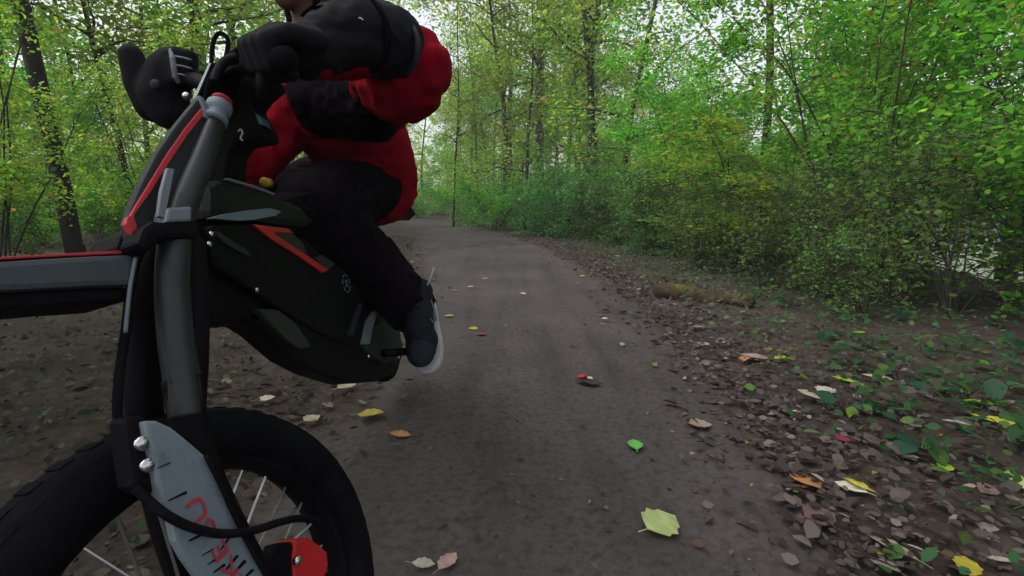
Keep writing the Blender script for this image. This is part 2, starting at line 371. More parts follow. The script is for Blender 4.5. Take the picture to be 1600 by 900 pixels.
def tree_proto(h, r0, c0, rad, nleaf, lsize, pal, lean=0., limbs=16, barkm='bark', clump=.34):
    mb = MB(); P = curve_pts((0, 0, -.15), (lean, 0, 1), h, 14, 0, .035)
    mb.tube(P, r0 * np.linspace(1.15, .16, 15) ** .9, 9, False); mb.tube([P[0], P[0] + [0, 0, .1], P[0] + [0, 0, .35]], [r0 * 1.9, r0 * 1.5, r0 * 1.08], 9, False)
    C = []
    for k in range(limbs):
        t = rng.uniform(c0, .97); i = min(int(t * 14), 13); q = P[i] + (P[i + 1] - P[i]) * (t * 14 - i)
        a = k * 2.4 + rng.normal(0, .4); L = rad * rng.uniform(.5, 1.0) * (1.15 - .55 * t)
        B = curve_pts(q, [math.cos(a), math.sin(a), rng.uniform(.1, .9)], L, 6, .05, .18)
        rr = r0 * (1 - t) * .55 + .012; mb.tube(B, np.linspace(rr, .006, 7), 6, False); C.append(B[3:])
        for j in range(4):
            i2 = rng.integers(2, 6); a2 = a + rng.normal(0, .9)
            B2 = curve_pts(B[i2], [math.cos(a2), math.sin(a2), rng.uniform(-.3, .5)], L * rng.uniform(.3, .6), 4, .08, .2)
            mb.tube(B2, np.linspace(.01, .003, 5), 4, False); C.append(B2[1:])
    C = np.concatenate(C); ix = rng.integers(0, len(C), nleaf)
    c = C[ix] + rng.normal(0, clump, (nleaf, 3)) * [1, 1, .75]
    me = leaf_mesh('crown', c, lsize * rng.uniform(.6, 1.3, nleaf), palette(nleaf, *pal), .8); me.materials.append(M['leaf'])
    st = mb.build('trunk', M[barkm], smooth=True); sm = st.data; bpy.data.objects.remove(st)
    return sm, me
TALL = [shrub_proto(4.6, 1.45, 9, 12500, .056, p, lo, .22) for p, lo in ((GREEN, .20), (GREEN, .26), (YELG, .22), (GREEN, .14))]
BUSH = [shrub_proto(1.9, 1.0, 9, 5200, .065, p, .08, .6) for p in (DEEP, GREEN, DEEP)]
UNDER = [shrub_proto(2.0, .9, 12, 2600, .046, OLIVE, .1, .35), shrub_proto(1.8, .9, 11, 2300, .046, OLIVE, .15, .45)]
LOWB = [shrub_proto(.75, .6, 7, 700, .06, p, .1, .9) for p in (DEEP, GREEN, YELG)]
TREE = [tree_proto(12, .10, .22, 3.0, 7500, .12, GREEN), tree_proto(13, .12, .30, 3.4, 7000, .12, YELG, .03, 17), tree_proto(11, .07, .16, 2.4, 6500, .11, YELG, -.04, 18),
        tree_proto(14, .16, .34, 3.8, 7500, .13, GREEN, .02, 18, 'darkbark'), tree_proto(10, .05, .30, 1.6, 2600, .10, YELG, .05, 12, 'darkbark')]
SKY_GAPS = ((1182, 40, 165), (1022, 22, 100), (694, 12, 240), (1462, 14, 300), (1566, 12, 300))
def gap_at(x, y, rad):
    px = 800 + F * x / (y * _c + .1); rp = rad * F / y
    for gp, hw, top in SKY_GAPS:
        if abs(px - gp) < hw + rp: return top
    return None
def place(protos, k, name, parts, x, y, s, rz, label, cat, group=None, zs=1., sink=0.):
    o = empty(name, (x, y, gz(x, y) - sink), label, cat, group); o.rotation_euler = (0, 0, rz); o.scale = (s, s, s * zs)
    for n_, me_ in zip(parts, protos[k]):
        c = bpy.data.objects.new(n_, me_); COL.objects.link(c); c.parent = o
    return o
def tree(k, x, y, s, label, group=None, zs=1., rz=None): return place(TREE, k, 'tree', ('trunk', 'crown'), x, y, s, rng.uniform(0, 6.28) if rz is None else rz, label, 'tree', group, zs)
def bush(P, k, x, y, s, label, group=None, zs=1., nm='bush'):
    if P is TALL and x > 0:
        g = gap_at(x, y, .30)
        if g is not None and g > 250: return
        if g is not None: zs = min(zs, (EYE + y * math.tan(math.atan((450 - g) / F) - PITCH)) / (4.9 * s))
    return place(P, k, nm, ('stems', 'foliage'), x, y, s, rng.uniform(0, 6.28), label, 'bush', group, zs)
def gxy(px, y): d = ray(px, 330); return px_x(px, y), y
def px_x(px, y): return (px - 800) / F * (y * _c + (EYE - .8) * _s)

# trees that stand out in the photograph
tree(3, *gxy(108, 6.3), .55, 'tall dark straight trunk standing nearest to the front mudguard on the bike side', zs=1.9, rz=4.0)
tree(3, *gxy(936, 13.5), .58, 'dark upright trunk of the twin pair rising behind the deep green bush', 'twin trunks behind the deep green bush', 1.55, rz=2)
tree(1, *gxy(922, 13.8), .8, 'slimmer paler trunk of the twin pair rising behind the deep green bush', 'twin trunks behind the deep green bush', 1.15)
tree(4, *gxy(708, 17.5), .6, 'thin dark leaning pole of a tree beside the bend of the path', None, 1.5, rz=3.0).rotation_euler = (0, -.11, 3.0)
tree(4, *gxy(1185, 9.5), 1.45, 'thin dark trunk with bare twigs standing in the bright sky gap', None, 1.1, rz=.4)
tree(1, *gxy(845, 19), 1.35, 'thick dim grey trunk in the shade above the path bend', rz=2.2)
tree(2, *gxy(972, 11.5), .9, 'slanting slender trunk just beyond the twin trunks', rz=.1)
tree(1, *gxy(1588, 7.2), .95, 'brown trunk with yellowing leaves at the lake edge', rz=4)
tree(4, *gxy(300, 10.5), 1.1, 'slim dark trunk seen above the handlebar of the bike', rz=5)
tree(4, *gxy(205, 9.5), 1.0, 'thin straight sapling trunk seen above the rider glove', rz=2)
tree(4, *gxy(-6, 8.5), 1.1, 'dark trunk cut by the photo edge on the bike side', rz=1)
GL = 'slender trees in the wood on the bike side'; GR = 'trees behind the thicket on the lake side'; GC = 'trees beyond the bend of the path'
LLb = 'slender yellow-green tree in the open wood on the bike side'; LRb = 'leafy green tree behind the thicket on the lake side'; LCb = 'leafy tree standing beyond the bend of the path'
for px, y in ((-60, 9), (40, 12), (150, 13), (235, 15), (330, 12), (390, 16), (30, 19), (110, 21), (190, 24), (270, 22), (360, 26), (440, 21), (480, 28), (560, 24), (-120, 16), (70, 30), (310, 33), (210, 38), (130, 44), (410, 40), (510, 42), (0, 38), (-60, 28)):
    x, yy = gxy(px, y); tree(int(rng.choice([0, 1, 2, 2, 4])), x, yy, rng.uniform(.8, 1.15), LLb, GL)
for px, y in ((610, 31), (650, 44), (735, 26), (770, 34), (800, 23), (820, 42), (870, 28), (700, 52), (590, 50), (750, 48), (900, 22), (880, 38), (940, 33), (985, 24), (960, 46)):
    x, yy = gxy(px, y)
    if yy > 30 or gap_at(x, yy, .7) is None: tree(int(rng.choice([0, 1, 2])), x, yy, rng.uniform(.85, 1.2), LCb, GC)
for px, y in ((1040, 12), (1100, 17), (1130, 25), (1260, 11.5), (1320, 14), (1390, 10), (1240, 20), (1010, 30), (1080, 36), (1420, 18), (1330, 26), (1660, 9), (1180, 32), (1500, 24)):
    x, yy = gxy(px, y)
    if x > path_right(yy) + 6.5: x = path_right(yy) + 6.5
    if yy > 34 or gap_at(x, yy, 1.3) is None: tree(int(rng.choice([0, 0, 1, 2])), x, yy, rng.uniform(.75, 1.05), LRb, GR)
GO = 'unseen trees and bushes added to shade the trail'
for x, y, s in ((-4.8, .9, .9), (-2.8, -7.5, 1.1), (-7, -2, 1.1), (-6, -9, 1.2)):  # out-of-view trees, added to shade the trail and the bike
    tree(int(rng.choice([0, 1, 3])), x, y, s, 'unseen leafy tree added to shade the trail and the bike', GO)
ORD = ('first second third fourth fifth sixth seventh eighth ninth tenth eleventh twelfth thirteenth fourteenth fifteenth sixteenth seventeenth eighteenth nineteenth twentieth').split()
def ordw(i): return ORD[i] if i < 20 else ('twenty-' + ORD[i - 20] if i < 29 else ('thirtieth' if i == 29 else 'thirty-' + ORD[i - 30]))
def relabel(group, fmt, key):           # counts the members of a group along something one can see
    m = sorted([o for o in COL.objects if o.get('group') == group and o.parent is None], key=key)
    for i, o in enumerate(m): o['label'] = fmt.format(ordw(i))
for px, y in ((1035, 37), (1085, 41), (1290, 43), (1010, 44), (985, 36)):
    x, yy = gxy(px, y); tree(int(rng.choice([0, 1, 2])), x, yy, rng.uniform(1., 1.25), LRb, GR)
# the thicket along the lake side of the path
GT = 'tall bushes of the thicket beside the path'
for i, (x, y, s, k) in enumerate(((2.9, 1.2, .85, 0), (2.75, 2.3, .9, 1), (2.9, 3.3, .95, 3), (2.55, 4.3, .95, 0), (2.9, 5.5, 1.0, 1), (2.45, 6.6, .9, 2), (2.9, 8.0, 1.0, 0), (2.6, 9.4, .95, 3),
                                   (2.35, 11, .9, 1), (3.9, 2.6, 1., 2), (4.0, 4.4, 1.05, 3), (3.9, 6.6, 1.05, 0), (4.1, 9.2, 1.1, 1), (5.2, 5.6, 1.1, 0), (5.3, 8, 1.1, 2), (3.6, 12, 1.0, 0), (4.9, 11, 1.1, 3), (3.2, 7.2, 1., 3), (3.4, 13.5, 1.1, 1), (5.0, 3.4, 1., 1), (5.0, 7., 1.1, 3), (5.4, 10, 1.15, 0), (4.6, 12.5, 1.2, 1), (5, 17, 1.2, 2), (3.6, 10.4, 1.1, 3), (6, 9, 1.2, 2), (5.0, 1.6, 1.0, 0), (4.2, 15, 1.1, 1), (2.4, 17, 1.0, 2), (5.8, 14, 1.1, 0))):
    bush(TALL, k, x + .7 + (.5 if y < 4 else 0), y, s, 'bright green many-stemmed bush in the thicket along the lake side of the path', GT, nm='bush')
for i, (px, y, s, k, lb) in enumerate(((905, 12.0, 1.1, 0, 'deep blue-green rounded bush at the inside of the path bend'), (850, 13.0, 1.0, 2, 'dark low bush just past the deep blue-green bush'), (775, 15.5, 1.15, 1, 'lighter green bush bordering the bend of the path'),
                                    (735, 18.5, 1.1, 1, 'small bright bush where the path disappears'), (985, 10.0, 1.0, 0, 'dense dark bush between the path bend and the thicket'), (860, 15.5, 1.3, 1, 'tall mid green bush behind the low dark bush'), (1040, 8.2, .62, 2, 'squat dark bush at the start of the thicket'))):
    x, yy = gxy(px, y); bush(BUSH, k, x, yy, s, lb)
for px, y, s in ((640, 34, 1.5), (600, 38, 1.6), (680, 36, 1.6), (560, 32, 1.6), (720, 40, 1.8), (655, 27, 1.3), (530, 26, 1.4), (800, 30, 1.7), (1010, 20, 1.6), (480, 19, 1.2), (430, 24, 1.5), (760, 46, 2)):
    x, yy = gxy(px, y); bush(BUSH, int(rng.choice([1, 1, 2])), x, yy, s, 'light green bush in the clearing beyond the end of the path', 'bushes beyond the end of the path')
for px, y, s in ((-30, 6, .7), (60, 8, .8), (150, 9, .8), (20, 11, 1.), (230, 10, .9), (320, 13, 1.1), (120, 14, 1.2), (400, 13, 1.1), (-80, 12, 1.1), (270, 17, 1.3), (60, 18, 1.4), (170, 22, 1.5), (380, 20, 1.4)):
    x, yy = gxy(px, y); bush(BUSH, int(rng.choice([1, 2, 0])), x, yy, s, 'low olive green bush under the trees on the bike side', 'low bushes under the trees on the bike side')
for px, y, s, k in ((-20, 5.2, .75, 2), (85, 10.5, .9, 2), (260, 8.5, .8, 2), (175, 12, .9, 0), (350, 17, 1., 2), (10, 15, 1., 2), (450, 17, 1, 2)):
    x, yy = gxy(px, y); bush(TALL, k, x, yy, s, 'tall yellow-green bush among the trunks on the bike side', 'tall bushes among the trunks on the bike side')
for x, y in ((-3.9, 1.4), (-4.6, 2.6), (-4.2, .1)):  # bushes outside the view, added to shade the left verge
    bush(TALL, 2, x, y, .9, 'unseen tall bush added to shade the ground on the bike side', GO)
GU = 'knee-high bushes at the foot of the thicket'
for i in range(34):
    y = 2.9 + i * .32 + rng.normal(0, .2); x = path_right(y) + rng.uniform(1.25, 3.6)
    bush(UNDER, int(rng.choice([0, 1])), x, y, rng.uniform(.5, .95), 'low olive bush with bare stems at the shaded foot of the lakeside thicket', GU)
for px, y in ((745, 21), (788, 17), (725, 30), (765, 26), (660, 36), (820, 15.5)):
    x, yy = gxy(px, y); tree(int(rng.choice([0, 1, 2])), x, yy, rng.uniform(.7, .95), LCb, GC)
for px, y in ((1065, 9.5), (1105, 12.5), (1075, 15), (1130, 20), (1240, 9.5), (1345, 8.4), (1440, 7.4), (1510, 8.2)):
    x, yy = gxy(px, y)
    if gap_at(x, yy, .9) is None: tree(int(rng.choice([0, 1, 2])), x, yy, rng.uniform(.6, .8), LRb, GR)
# a wood too far off to count
n = 22000; ang = rng.uniform(math.radians(15), math.radians(165), n); dist = rng.uniform(52, 75, n)
C = np.stack([np.cos(ang) * dist, np.sin(ang) * dist, rng.beta(1.0, 1.7, n) * 12 - .5], 1)
far = link('distant_woodland', leaf_mesh('distant_woodland', C, rng.uniform(.4, .95, n), palette(n, *YELG), .9), None, M['leaf'])
tag(far, 'far off wood closing the view behind the trees', 'woodland', kind='stuff')

view_x = lambda o: o.location.x / o.location.y
relabel(GT, 'bright green many-stemmed bush of the lakeside thicket, {} counted along the path', lambda o: o.location.y)
relabel(GU, 'low olive bare-stemmed bush at the foot of the thicket, {} along the path', lambda o: o.location.y)
relabel(GL, 'slender yellow-green tree in the wood on the bike side, {} from the left', view_x)
relabel(GC, 'leafy tree beyond the bend of the path, {} from the left', view_x)
relabel(GR, 'leafy tree rising behind the lakeside thicket, {} from the left', view_x)
relabel('bushes beyond the end of the path', 'light green bush beyond the end of the path, {} from the left', view_x)
relabel('low bushes under the trees on the bike side', 'low green bush under the trees on the bike side, {} from the left', view_x)
relabel('tall bushes among the trunks on the bike side', 'tall yellow-green bush among the trunks on the bike side, {} from the left', view_x)
# ------------------------------------------------------------------ leaf litter, crumbs, low plants
def scatter(n, ymax, side):
    P = []
    while len(P) < n:
        y = .25 + ymax * rng.random() ** 1.7
        if side > 0:
            x = path_right(y) + rng.exponential(.55) - rng.exponential(.10)
            if x > path_right(y) + 4.5: continue
        else: x = path_left(y) - rng.exponential(1.3) + rng.exponential(.12)
        P.append((x, y, gz(x, y) + .004))
    return np.array(P)
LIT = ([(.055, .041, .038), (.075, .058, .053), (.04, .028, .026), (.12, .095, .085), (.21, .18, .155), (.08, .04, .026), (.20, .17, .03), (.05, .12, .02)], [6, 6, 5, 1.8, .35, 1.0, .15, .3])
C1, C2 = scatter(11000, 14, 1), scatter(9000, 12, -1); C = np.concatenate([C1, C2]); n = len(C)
LIT_SHADE = ([(.032, .027, .018), (.048, .042, .024), (.025, .020, .014), (.07, .06, .04), (.14, .12, .09), (.06, .03, .018), (.03, .055, .015)], [6, 6, 5, 2, .4, .8, 1.2])  # left verge litter: the wood's shade is put into these darker colours
C[:, 2] += rng.uniform(0, .02, n)
me = leaf_mesh('leaf_litter', C, np.clip(rng.lognormal(-3.55, .42, n), .010, .075), np.concatenate([palette(len(C1), *LIT), palette(len(C2), *LIT_SHADE)]), .55, True)
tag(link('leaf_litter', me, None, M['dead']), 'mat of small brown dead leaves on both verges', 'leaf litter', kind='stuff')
n = 1300; yy = .3 + 14 * rng.random(n) ** 1.6; tt = rng.random(n); xx = np.array([path_left(y) * (1 - t) + path_right(y) * t for y, t in zip(yy, tt)])
C = np.stack([xx, yy, np.full(n, .011)], 1)
me = leaf_mesh('path_debris', C, rng.uniform(.005, .022, n), palette(n, [(.06, .05, .047), (.045, .037, .034), (.16, .145, .135), (.12, .105, .10)], [4, 3, 1, 3]), .5, True)
tag(link('path_debris', me, None, M['crumb']), 'tiny leaf crumbs and dirt specks on the trail', 'debris', kind='stuff')
mb = MB(); cols = []
for i in range(2600):
    side = 1 if rng.random() < .65 else -1
    p = scatter(1, 8, side)[0]; r = rng.uniform(.004, .016); R = np.linalg.qr(rng.normal(size=(3, 3)))[0]
    q = np.array([(1, 0, 0), (-1, 0, 0), (0, 1, 0), (0, -1, 0), (0, 0, .8), (0, 0, -.8)]) * r * rng.uniform(.6, 1.2, (6, 1))
    mb.add(q @ R.T + p, [(0, 2, 4), (2, 1, 4), (1, 3, 4), (3, 0, 4), (2, 0, 5), (1, 2, 5), (3, 1, 5), (0, 3, 5)])
o = mb.build('soil_crumbs', mat('crumbs', (.07, .055, .05), .95, .1, nscale=3, namt=.5)); tag(o, 'loose crumbs of soil along the verges', 'soil crumbs', kind='stuff')

# low leafy plants on the verge: each leaf a part
def plant_leaf(col, name):
    L = np.array([(0, 0, 0), (.12, .16, .02), (.38, .30, .05), (.7, .2, .04), (1, 0, -.05), (.7, -.2, .04), (.38, -.30, .05), (.12, -.16, .02), (.35, 0, -.02), (.7, 0, -.02)])
    me = bpy.data.meshes.new(name); me.from_pydata([tuple(p) for p in L], [], [(0, 1, 2, 8), (8, 2, 3, 9), (9, 3, 4), (0, 8, 6, 7), (8, 9, 5, 6), (9, 4, 5)])
    a = me.attributes.new('col', 'FLOAT_COLOR', 'POINT'); a.data.foreach_set('color', [c for _ in L for c in (*col, 1)])
    me.materials.append(M['leaf']); me.polygons.foreach_set('use_smooth', [True] * 6); return me
PLM = [plant_leaf(c, 'leaf') for c in ((.022, .07, .03), (.03, .09, .03), (.025, .08, .045), (.05, .12, .02), (.15, .21, .02))]
plants = [(1205, 425), (1260, 440), (1310, 430), (1385, 460), (1235, 470), (1300, 490), (1340, 470), (1420, 490), (1480, 470), (1550, 500), (1290, 520), (1360, 540), (1440, 545), (1500, 540), (1330, 570), (1400, 590), (1470, 600), (1560, 580),
          (1425, 650), (1550, 650), (1320, 640), (1590, 690), (1160, 420), (1110, 405), (1040, 385), (980, 372), (1440, 700), (1570, 540), (1180, 455), (1590, 620), (1510, 620), (1280, 410), (1350, 425), (1470, 430), (1580, 460)]
for i, (px, py) in enumerate(plants):
    g = G(px, py + 14); o = empty('verge_plant', (g[0], g[1], gz(g[0], g[1])), 'small broad-leaved green plant growing in the leaf litter under the thicket', 'plant', 'low plants along the thicket edge')
    mb = MB(); tops = []
    for j in range(rng.integers(6, 10)):
        a = rng.uniform(0, 6.28); h = rng.uniform(.03, .14); P = curve_pts((0, 0, 0), (math.cos(a) * .7, math.sin(a) * .7, 1), h, 4, .08, .12); mb.tube(P, .0016, 4, False); tops.append((P[-1], a))
    st = mb.build('stem', M['twig']); st.parent = o; st.matrix_parent_inverse = Matrix()
    for P, a in tops:
        c = bpy.data.objects.new('leaf', PLM[int(rng.choice(5, p=[.32, .28, .22, .13, .05]))]); COL.objects.link(c); c.parent = o; c.location = P
        s_ = rng.uniform(.055, .115); c.scale = (s_, s_ * rng.uniform(.8, 1.3), s_); c.rotation_euler = (rng.normal(0, .3), rng.normal(.15, .3), a + rng.normal(0, .4))
relabel('low plants along the thicket edge', 'small broad-leaved plant in the litter under the thicket, {} along the verge', lambda o: o.location.y)
n = 7000; C = scatter(n, 11, 1); C[:, 0] += rng.exponential(.8, n) + .25; C[:, 2] = [gz(a, b) + rng.uniform(.01, .16) for a, b in C[:, :2]]
me = leaf_mesh('ground_cover', C, rng.uniform(.015, .05, n), palette(n, [(.03, .10, .035), (.045, .12, .035), (.08, .14, .03), (.05, .05, .03)], [4, 3, 2, 2]), .5)
tag(link('ground_cover', me, None, M['leaf']), 'thin green ground cover under the thicket', 'ground cover', kind='stuff')
n = 7000; C = scatter(n, 11, -1); C[:, 0] -= rng.exponential(.8, n) + .25; C[:, 2] = [gz(a, b) + rng.uniform(.0, .10) for a, b in C[:, :2]]
me = leaf_mesh('weeds', C, rng.uniform(.02, .05, n), palette(n, [(.035, .042, .014), (.028, .055, .015), (.05, .045, .022)], [3, 2, 3]), .6)
tag(link('weeds', me, None, M['leaf']), 'sparse olive weeds among dead leaves under the trees', 'weeds', kind='stuff')

# ------------------------------------------------------------------ fallen leaves one can pick out
def fallen_mesh(kind):
    n = 9; T = np.linspace(0, 1, n); wdt = dict(oval=.33, round=.46, long=.20)[kind]
    prof = wdt * np.sin(np.pi * np.clip(T, 0, 1) ** (.8 if kind == 'round' else .95)) ** .8
    prof = prof * (1 + .10 * np.array([(-1) ** i for i in range(n)])); prof[0] = .02; prof[-1] = .005
    vs = []
    for t, p in zip(T, prof): vs += [(t, -p, .10 * p / wdt * .5 + .10 * (t - .5) ** 2), (t, 0, .10 * (t - .5) ** 2), (t, p, .16 * p / wdt * .5 + .10 * (t - .5) ** 2)]
    fs = []
    for i in range(n - 1): fs += [(i * 3, i * 3 + 3, i * 3 + 4, i * 3 + 1), (i * 3 + 1, i * 3 + 4, i * 3 + 5, i * 3 + 2)]
    k = len(vs); vs += [(-.28, .02, .03), (-.28, .05, .03), (0, .014, .03), (0, -.014, .03)]; fs.append((k, k + 3, k + 2, k + 1))
    return vs, fs
SHAPES = {k: fallen_mesh(k) for k in ('oval', 'round', 'long')}
cache = {}
def fallen(px, py, wpx, kind, col, label, group=None, rz=None, tilt=.07, curl=1.):
    key = (kind, col)
    if key not in cache:
        me = bpy.data.meshes.new('fallen_leaf'); me.from_pydata(SHAPES[kind][0], [], SHAPES[kind][1])
        a = me.attributes.new('col', 'FLOAT_COLOR', 'POINT'); cc = []
        for p in SHAPES[kind][0]:
            q = .82 + .5 * noise.noise(Vector((p[0] * 4, p[1] * 5, hash(key) % 97))) + (.16 if abs(p[1]) < .01 else 0); cc += [max(.003, c * q) for c in col] + [1]
        a.data.foreach_set('color', cc); me.materials.append(M['dead']); me.polygons.foreach_set('use_smooth', [True] * len(me.polygons)); cache[key] = me
    g = G(px, py); d = np.linalg.norm(g - E0); s_ = wpx / F * d * .92
    o = bpy.data.objects.new('fallen_leaf', cache[key]); COL.objects.link(o)
    on = path_left(g[1]) < g[0] < path_right(g[1])
    a = rng.uniform(0, 6.28) if rz is None else rz
    o.rotation_euler = (rng.normal(0, tilt), rng.normal(0, tilt), a); o.scale = (s_, s_, s_ * curl)
    o.location = (g[0] - math.cos(a) * s_ / 2, g[1] - math.sin(a) * s_ / 2, (.016 if on else gz(g[0], g[1]) + .010) + s_ * .02)
    return tag(o, label, 'leaf', group)
PALE, TAN, OCH, YEL, GRN, LIME, PINK, RED, WHT, DRK = (.42, .50, .20), (.34, .27, .20), (.50, .26, .08), (.45, .40, .04), (.13, .36, .07), (.26, .42, .03), (.40, .27, .24), (.22, .03, .05), (.48, .43, .37), (.035, .022, .020)
big = [(1033, 826, 62, 'round', PALE, 'large pale green round leaf lying on the bare path', .6), (992, 702, 36, 'oval', GRN, 'fresh mid green leaf standing out on the bare path', 1.5), (1094, 669, 36, 'round', TAN, 'pale tan round leaf next to a brown scrap on the path edge', 0),
       (1256, 757, 46, 'round', OCH, 'orange tan leaf at the edge of the trodden dirt', 2.0), (1328, 768, 40, 'oval', WHT, 'pale grey leaf touching a folded yellow leaf', 2.2), (1341, 768, 40, 'long', YEL, 'narrow folded yellow leaf touching a pale grey one', 2.1),
       (580, 655, 42, 'round', YEL, 'yellow leaf on the ground below the skid plate', 0), (626, 684, 34, 'oval', OCH, 'orange leaf on the dirt beside the front tyre', 0), (542, 608, 36, 'oval', TAN, 'cream leaf half under the shadow of the motor', 1), (488, 660, 28, 'round', TAN, 'dull tan leaf just above the front tyre', 1), (416, 632, 26, 'oval', WHT, 'whitish leaf touching the outline of the front tyre', .5),
       (412, 537, 28, 'oval', WHT, 'whitish leaf seen between fork and skid plate', .5), (1554, 674, 50, 'oval', YEL, 'bright yellow leaf under the plants at the thicket edge', 2.2), (1534, 648, 40, 'oval', LIME, 'lime green leaf resting against the bright yellow leaf', 2.4), (1370, 604, 40, 'oval', PINK, 'pinkish torn leaf standing out in the brown litter', 2.2), (1222, 564, 34, 'long', LIME, 'lime green curled leaf on the litter beyond the path edge', .3),
       (1322, 610, 40, 'long', LIME, 'dull green pointed leaf between brown leaves', 2.5), (1290, 620, 30, 'round', WHT, 'square-looking cream leaf on the brown litter', .3), (1265, 628, 38, 'oval', TAN, 'grey tan leaf lying next to the cream one', 2.3), (1237, 650, 30, 'oval', WHT, 'cream pointed leaf with a dark gap beside it', 2.2), (1314, 695, 26, 'round', RED, 'crimson leaf on the dark verge', .4),
       (1178, 563, 42, 'oval', PINK, 'mauve tan leaf with an orange neighbour', 2.5), (1163, 566, 24, 'oval', OCH, 'small orange leaf against a mauve tan one', 1), (1100, 540, 24, 'oval', WHT, 'small pale leaf near the log side of the path edge', .4), (1088, 514, 24, 'long', WHT, 'slim whitish leaf on the litter below the log', 2.8), (1110, 466, 20, 'oval', YEL, 'small yellow leaf lying right in front of the mossy log', 1.2),
       (1388, 862, 60, 'long', TAN, 'brown leaf with a pale green edge at the photo bottom', 2.1), (1475, 742, 26, 'oval', LIME, 'small curled lime leaf on the dark litter', 1), (1490, 680, 28, 'oval', WHT, 'small cream leaf below the lime and yellow pair', 2.3), (1415, 725, 28, 'oval', TAN, 'small cream tan leaf beside a green sprout', 2.6), (1585, 770, 34, 'oval', PALE, 'pale green leaf at the photo edge beyond the litter', 1.3),
       (1510, 893, 40, 'oval', YEL, 'yellow leaf cut by the photo bottom on the verge', 1), (700, 888, 40, 'oval', PINK, 'pinkish leaf cut by the photo bottom beside the tyre', 1), (662, 890, 34, 'oval', WHT, 'whitish leaf beside the pinkish one at the photo bottom', 0), (1280, 815, 46, 'round', (.13, .07, .07), 'dull maroon leaf below the orange tan one', .2),
       (910, 434, 10, 'oval', YEL, 'small bright yellow leaf alone in mid path', 0), (758, 438, 11, 'oval', YEL, 'small dull yellow leaf on the path beyond the shoe', 0), (818, 461, 11, 'oval', WHT, 'small cream leaf with a dark underside in mid path', 0), (740, 517, 16, 'oval', YEL, 'small yellow leaf next to a reddish one near the shoe', 0), (752, 526, 20, 'oval', (.25, .06, .05), 'reddish brown leaf near the shoe', 0), (702, 497, 16, 'oval', YEL, 'yellow green leaf level with the shoe logo', 0),
       (710, 456, 12, 'long', WHT, 'thin whitish leaf beyond the shoe heel', 0), (735, 451, 12, 'long', WHT, 'slim cream leaf just past the shoe heel', 0), (945, 501, 11, 'oval', WHT, 'small whitish speck of a leaf right of mid path', 0), (965, 404, 12, 'oval', WHT, 'cream leaf at the foot of the dark bushes', 0), (893, 541, 18, 'long', DRK, 'dark narrow leaf in the middle of the path', 2.4), (972, 543, 14, 'oval', TAN, 'small tan leaf on the path past the dark narrow one', 1.3),
       (1380, 434, 26, 'oval', TAN, 'tan leaf caught on the plants of the verge', 0), (1434, 455, 24, 'round', (.5, .36, .03), 'golden leaf caught among green verge plants', 1), (1360, 462, 24, 'long', LIME, 'lime leaf lying under the caught tan leaf', 0), (1450, 712, 24, 'oval', (.10, .22, .06), 'green leaf flat on the dark soil of the verge', 0), (1350, 652, 40, 'oval', (.05, .12, .08), 'bluish green leaf lying on the brown verge', .2)]
for px, py, wpx, k, c_, lb, rz in big: fallen(px, py, wpx, k, c_, lb, None, rz)
def zone(g): return 'near the mossy log' if g[1] > 3.2 and g[1] < 6 else ('far along the path edge' if g[1] >= 6 else 'on the verge close to the photographer')
for i in range(170):
    if i < 115:
        px = rng.uniform(1000, 1590); py = rng.uniform(470, 890)
        if G(px, py)[0] < path_right(G(px, py)[1]) - .05: continue
    elif i < 150:
        y = rng.uniform(5, 16); x = path_right(y) + rng.normal(.05, .3); p = np.array([x, y, 0]); dd = p - E0; d = dd[1] * _c - dd[2] * _s; px = 800 + F * dd[0] / d; py = 450 - F * (dd[1] * _s + dd[2] * _c) / d
    else:
        px = rng.uniform(310, 640); py = rng.uniform(500, 640)
    g = G(px, py); c_, nm = [((.24, .18, .13), 'tan'), ((.22, .14, .125), 'mauve brown'), ((.40, .35, .30), 'whitish'), ((.09, .065, .058), 'dark brown'), ((.15, .115, .10), 'grey brown')][int(rng.choice(5, p=[.16, .12, .06, .36, .30]))]
    zn = zone(g) if i < 150 else 'on the ground behind the front wheel'
    fallen(px, py, rng.uniform(.03, .062) * F / np.linalg.norm(g - E0), rng.choice(['oval', 'round', 'long']), c_, f'small {nm} dead leaf lying {zn}', f'{nm} dead leaves {zn}', None, .25)
# dark scrap in mid path: a crumpled leaf with red and white patches
g = G(917, 601); scrap = empty('leaf_scrap', (g[0], g[1], .012), 'dark crumpled scrap with a red and a white patch lying in mid path', 'scrap')
def patch(name, m, pts, z):
    mb = MB(); mb.ext([(x, y, zz + z) for x, y, zz in pts], (0, 0, .004)); o = mb.build(name, m); o.parent = scrap; o.matrix_parent_inverse = Matrix()
patch('dark_fold', mat('dark_scrap', (.03, .018, .018), .7), [(-.055, .02, .0), (-.02, .05, .015), (.03, .02, .012), (.065, -.03, 0), (.02, -.045, 0), (-.03, -.02, .01)], .002)
patch('red_patch', mat('red_scrap', (.30, .01, .02), .7), [(-.045, .022, .008), (-.02, .042, .016), (.005, .02, .014), (-.02, .002, .012)], .008)
patch('white_patch', M['white'], [(0, .004, .012), (.022, .006, .012), (.026, -.012, .008), (.006, -.010, .010)], .010)
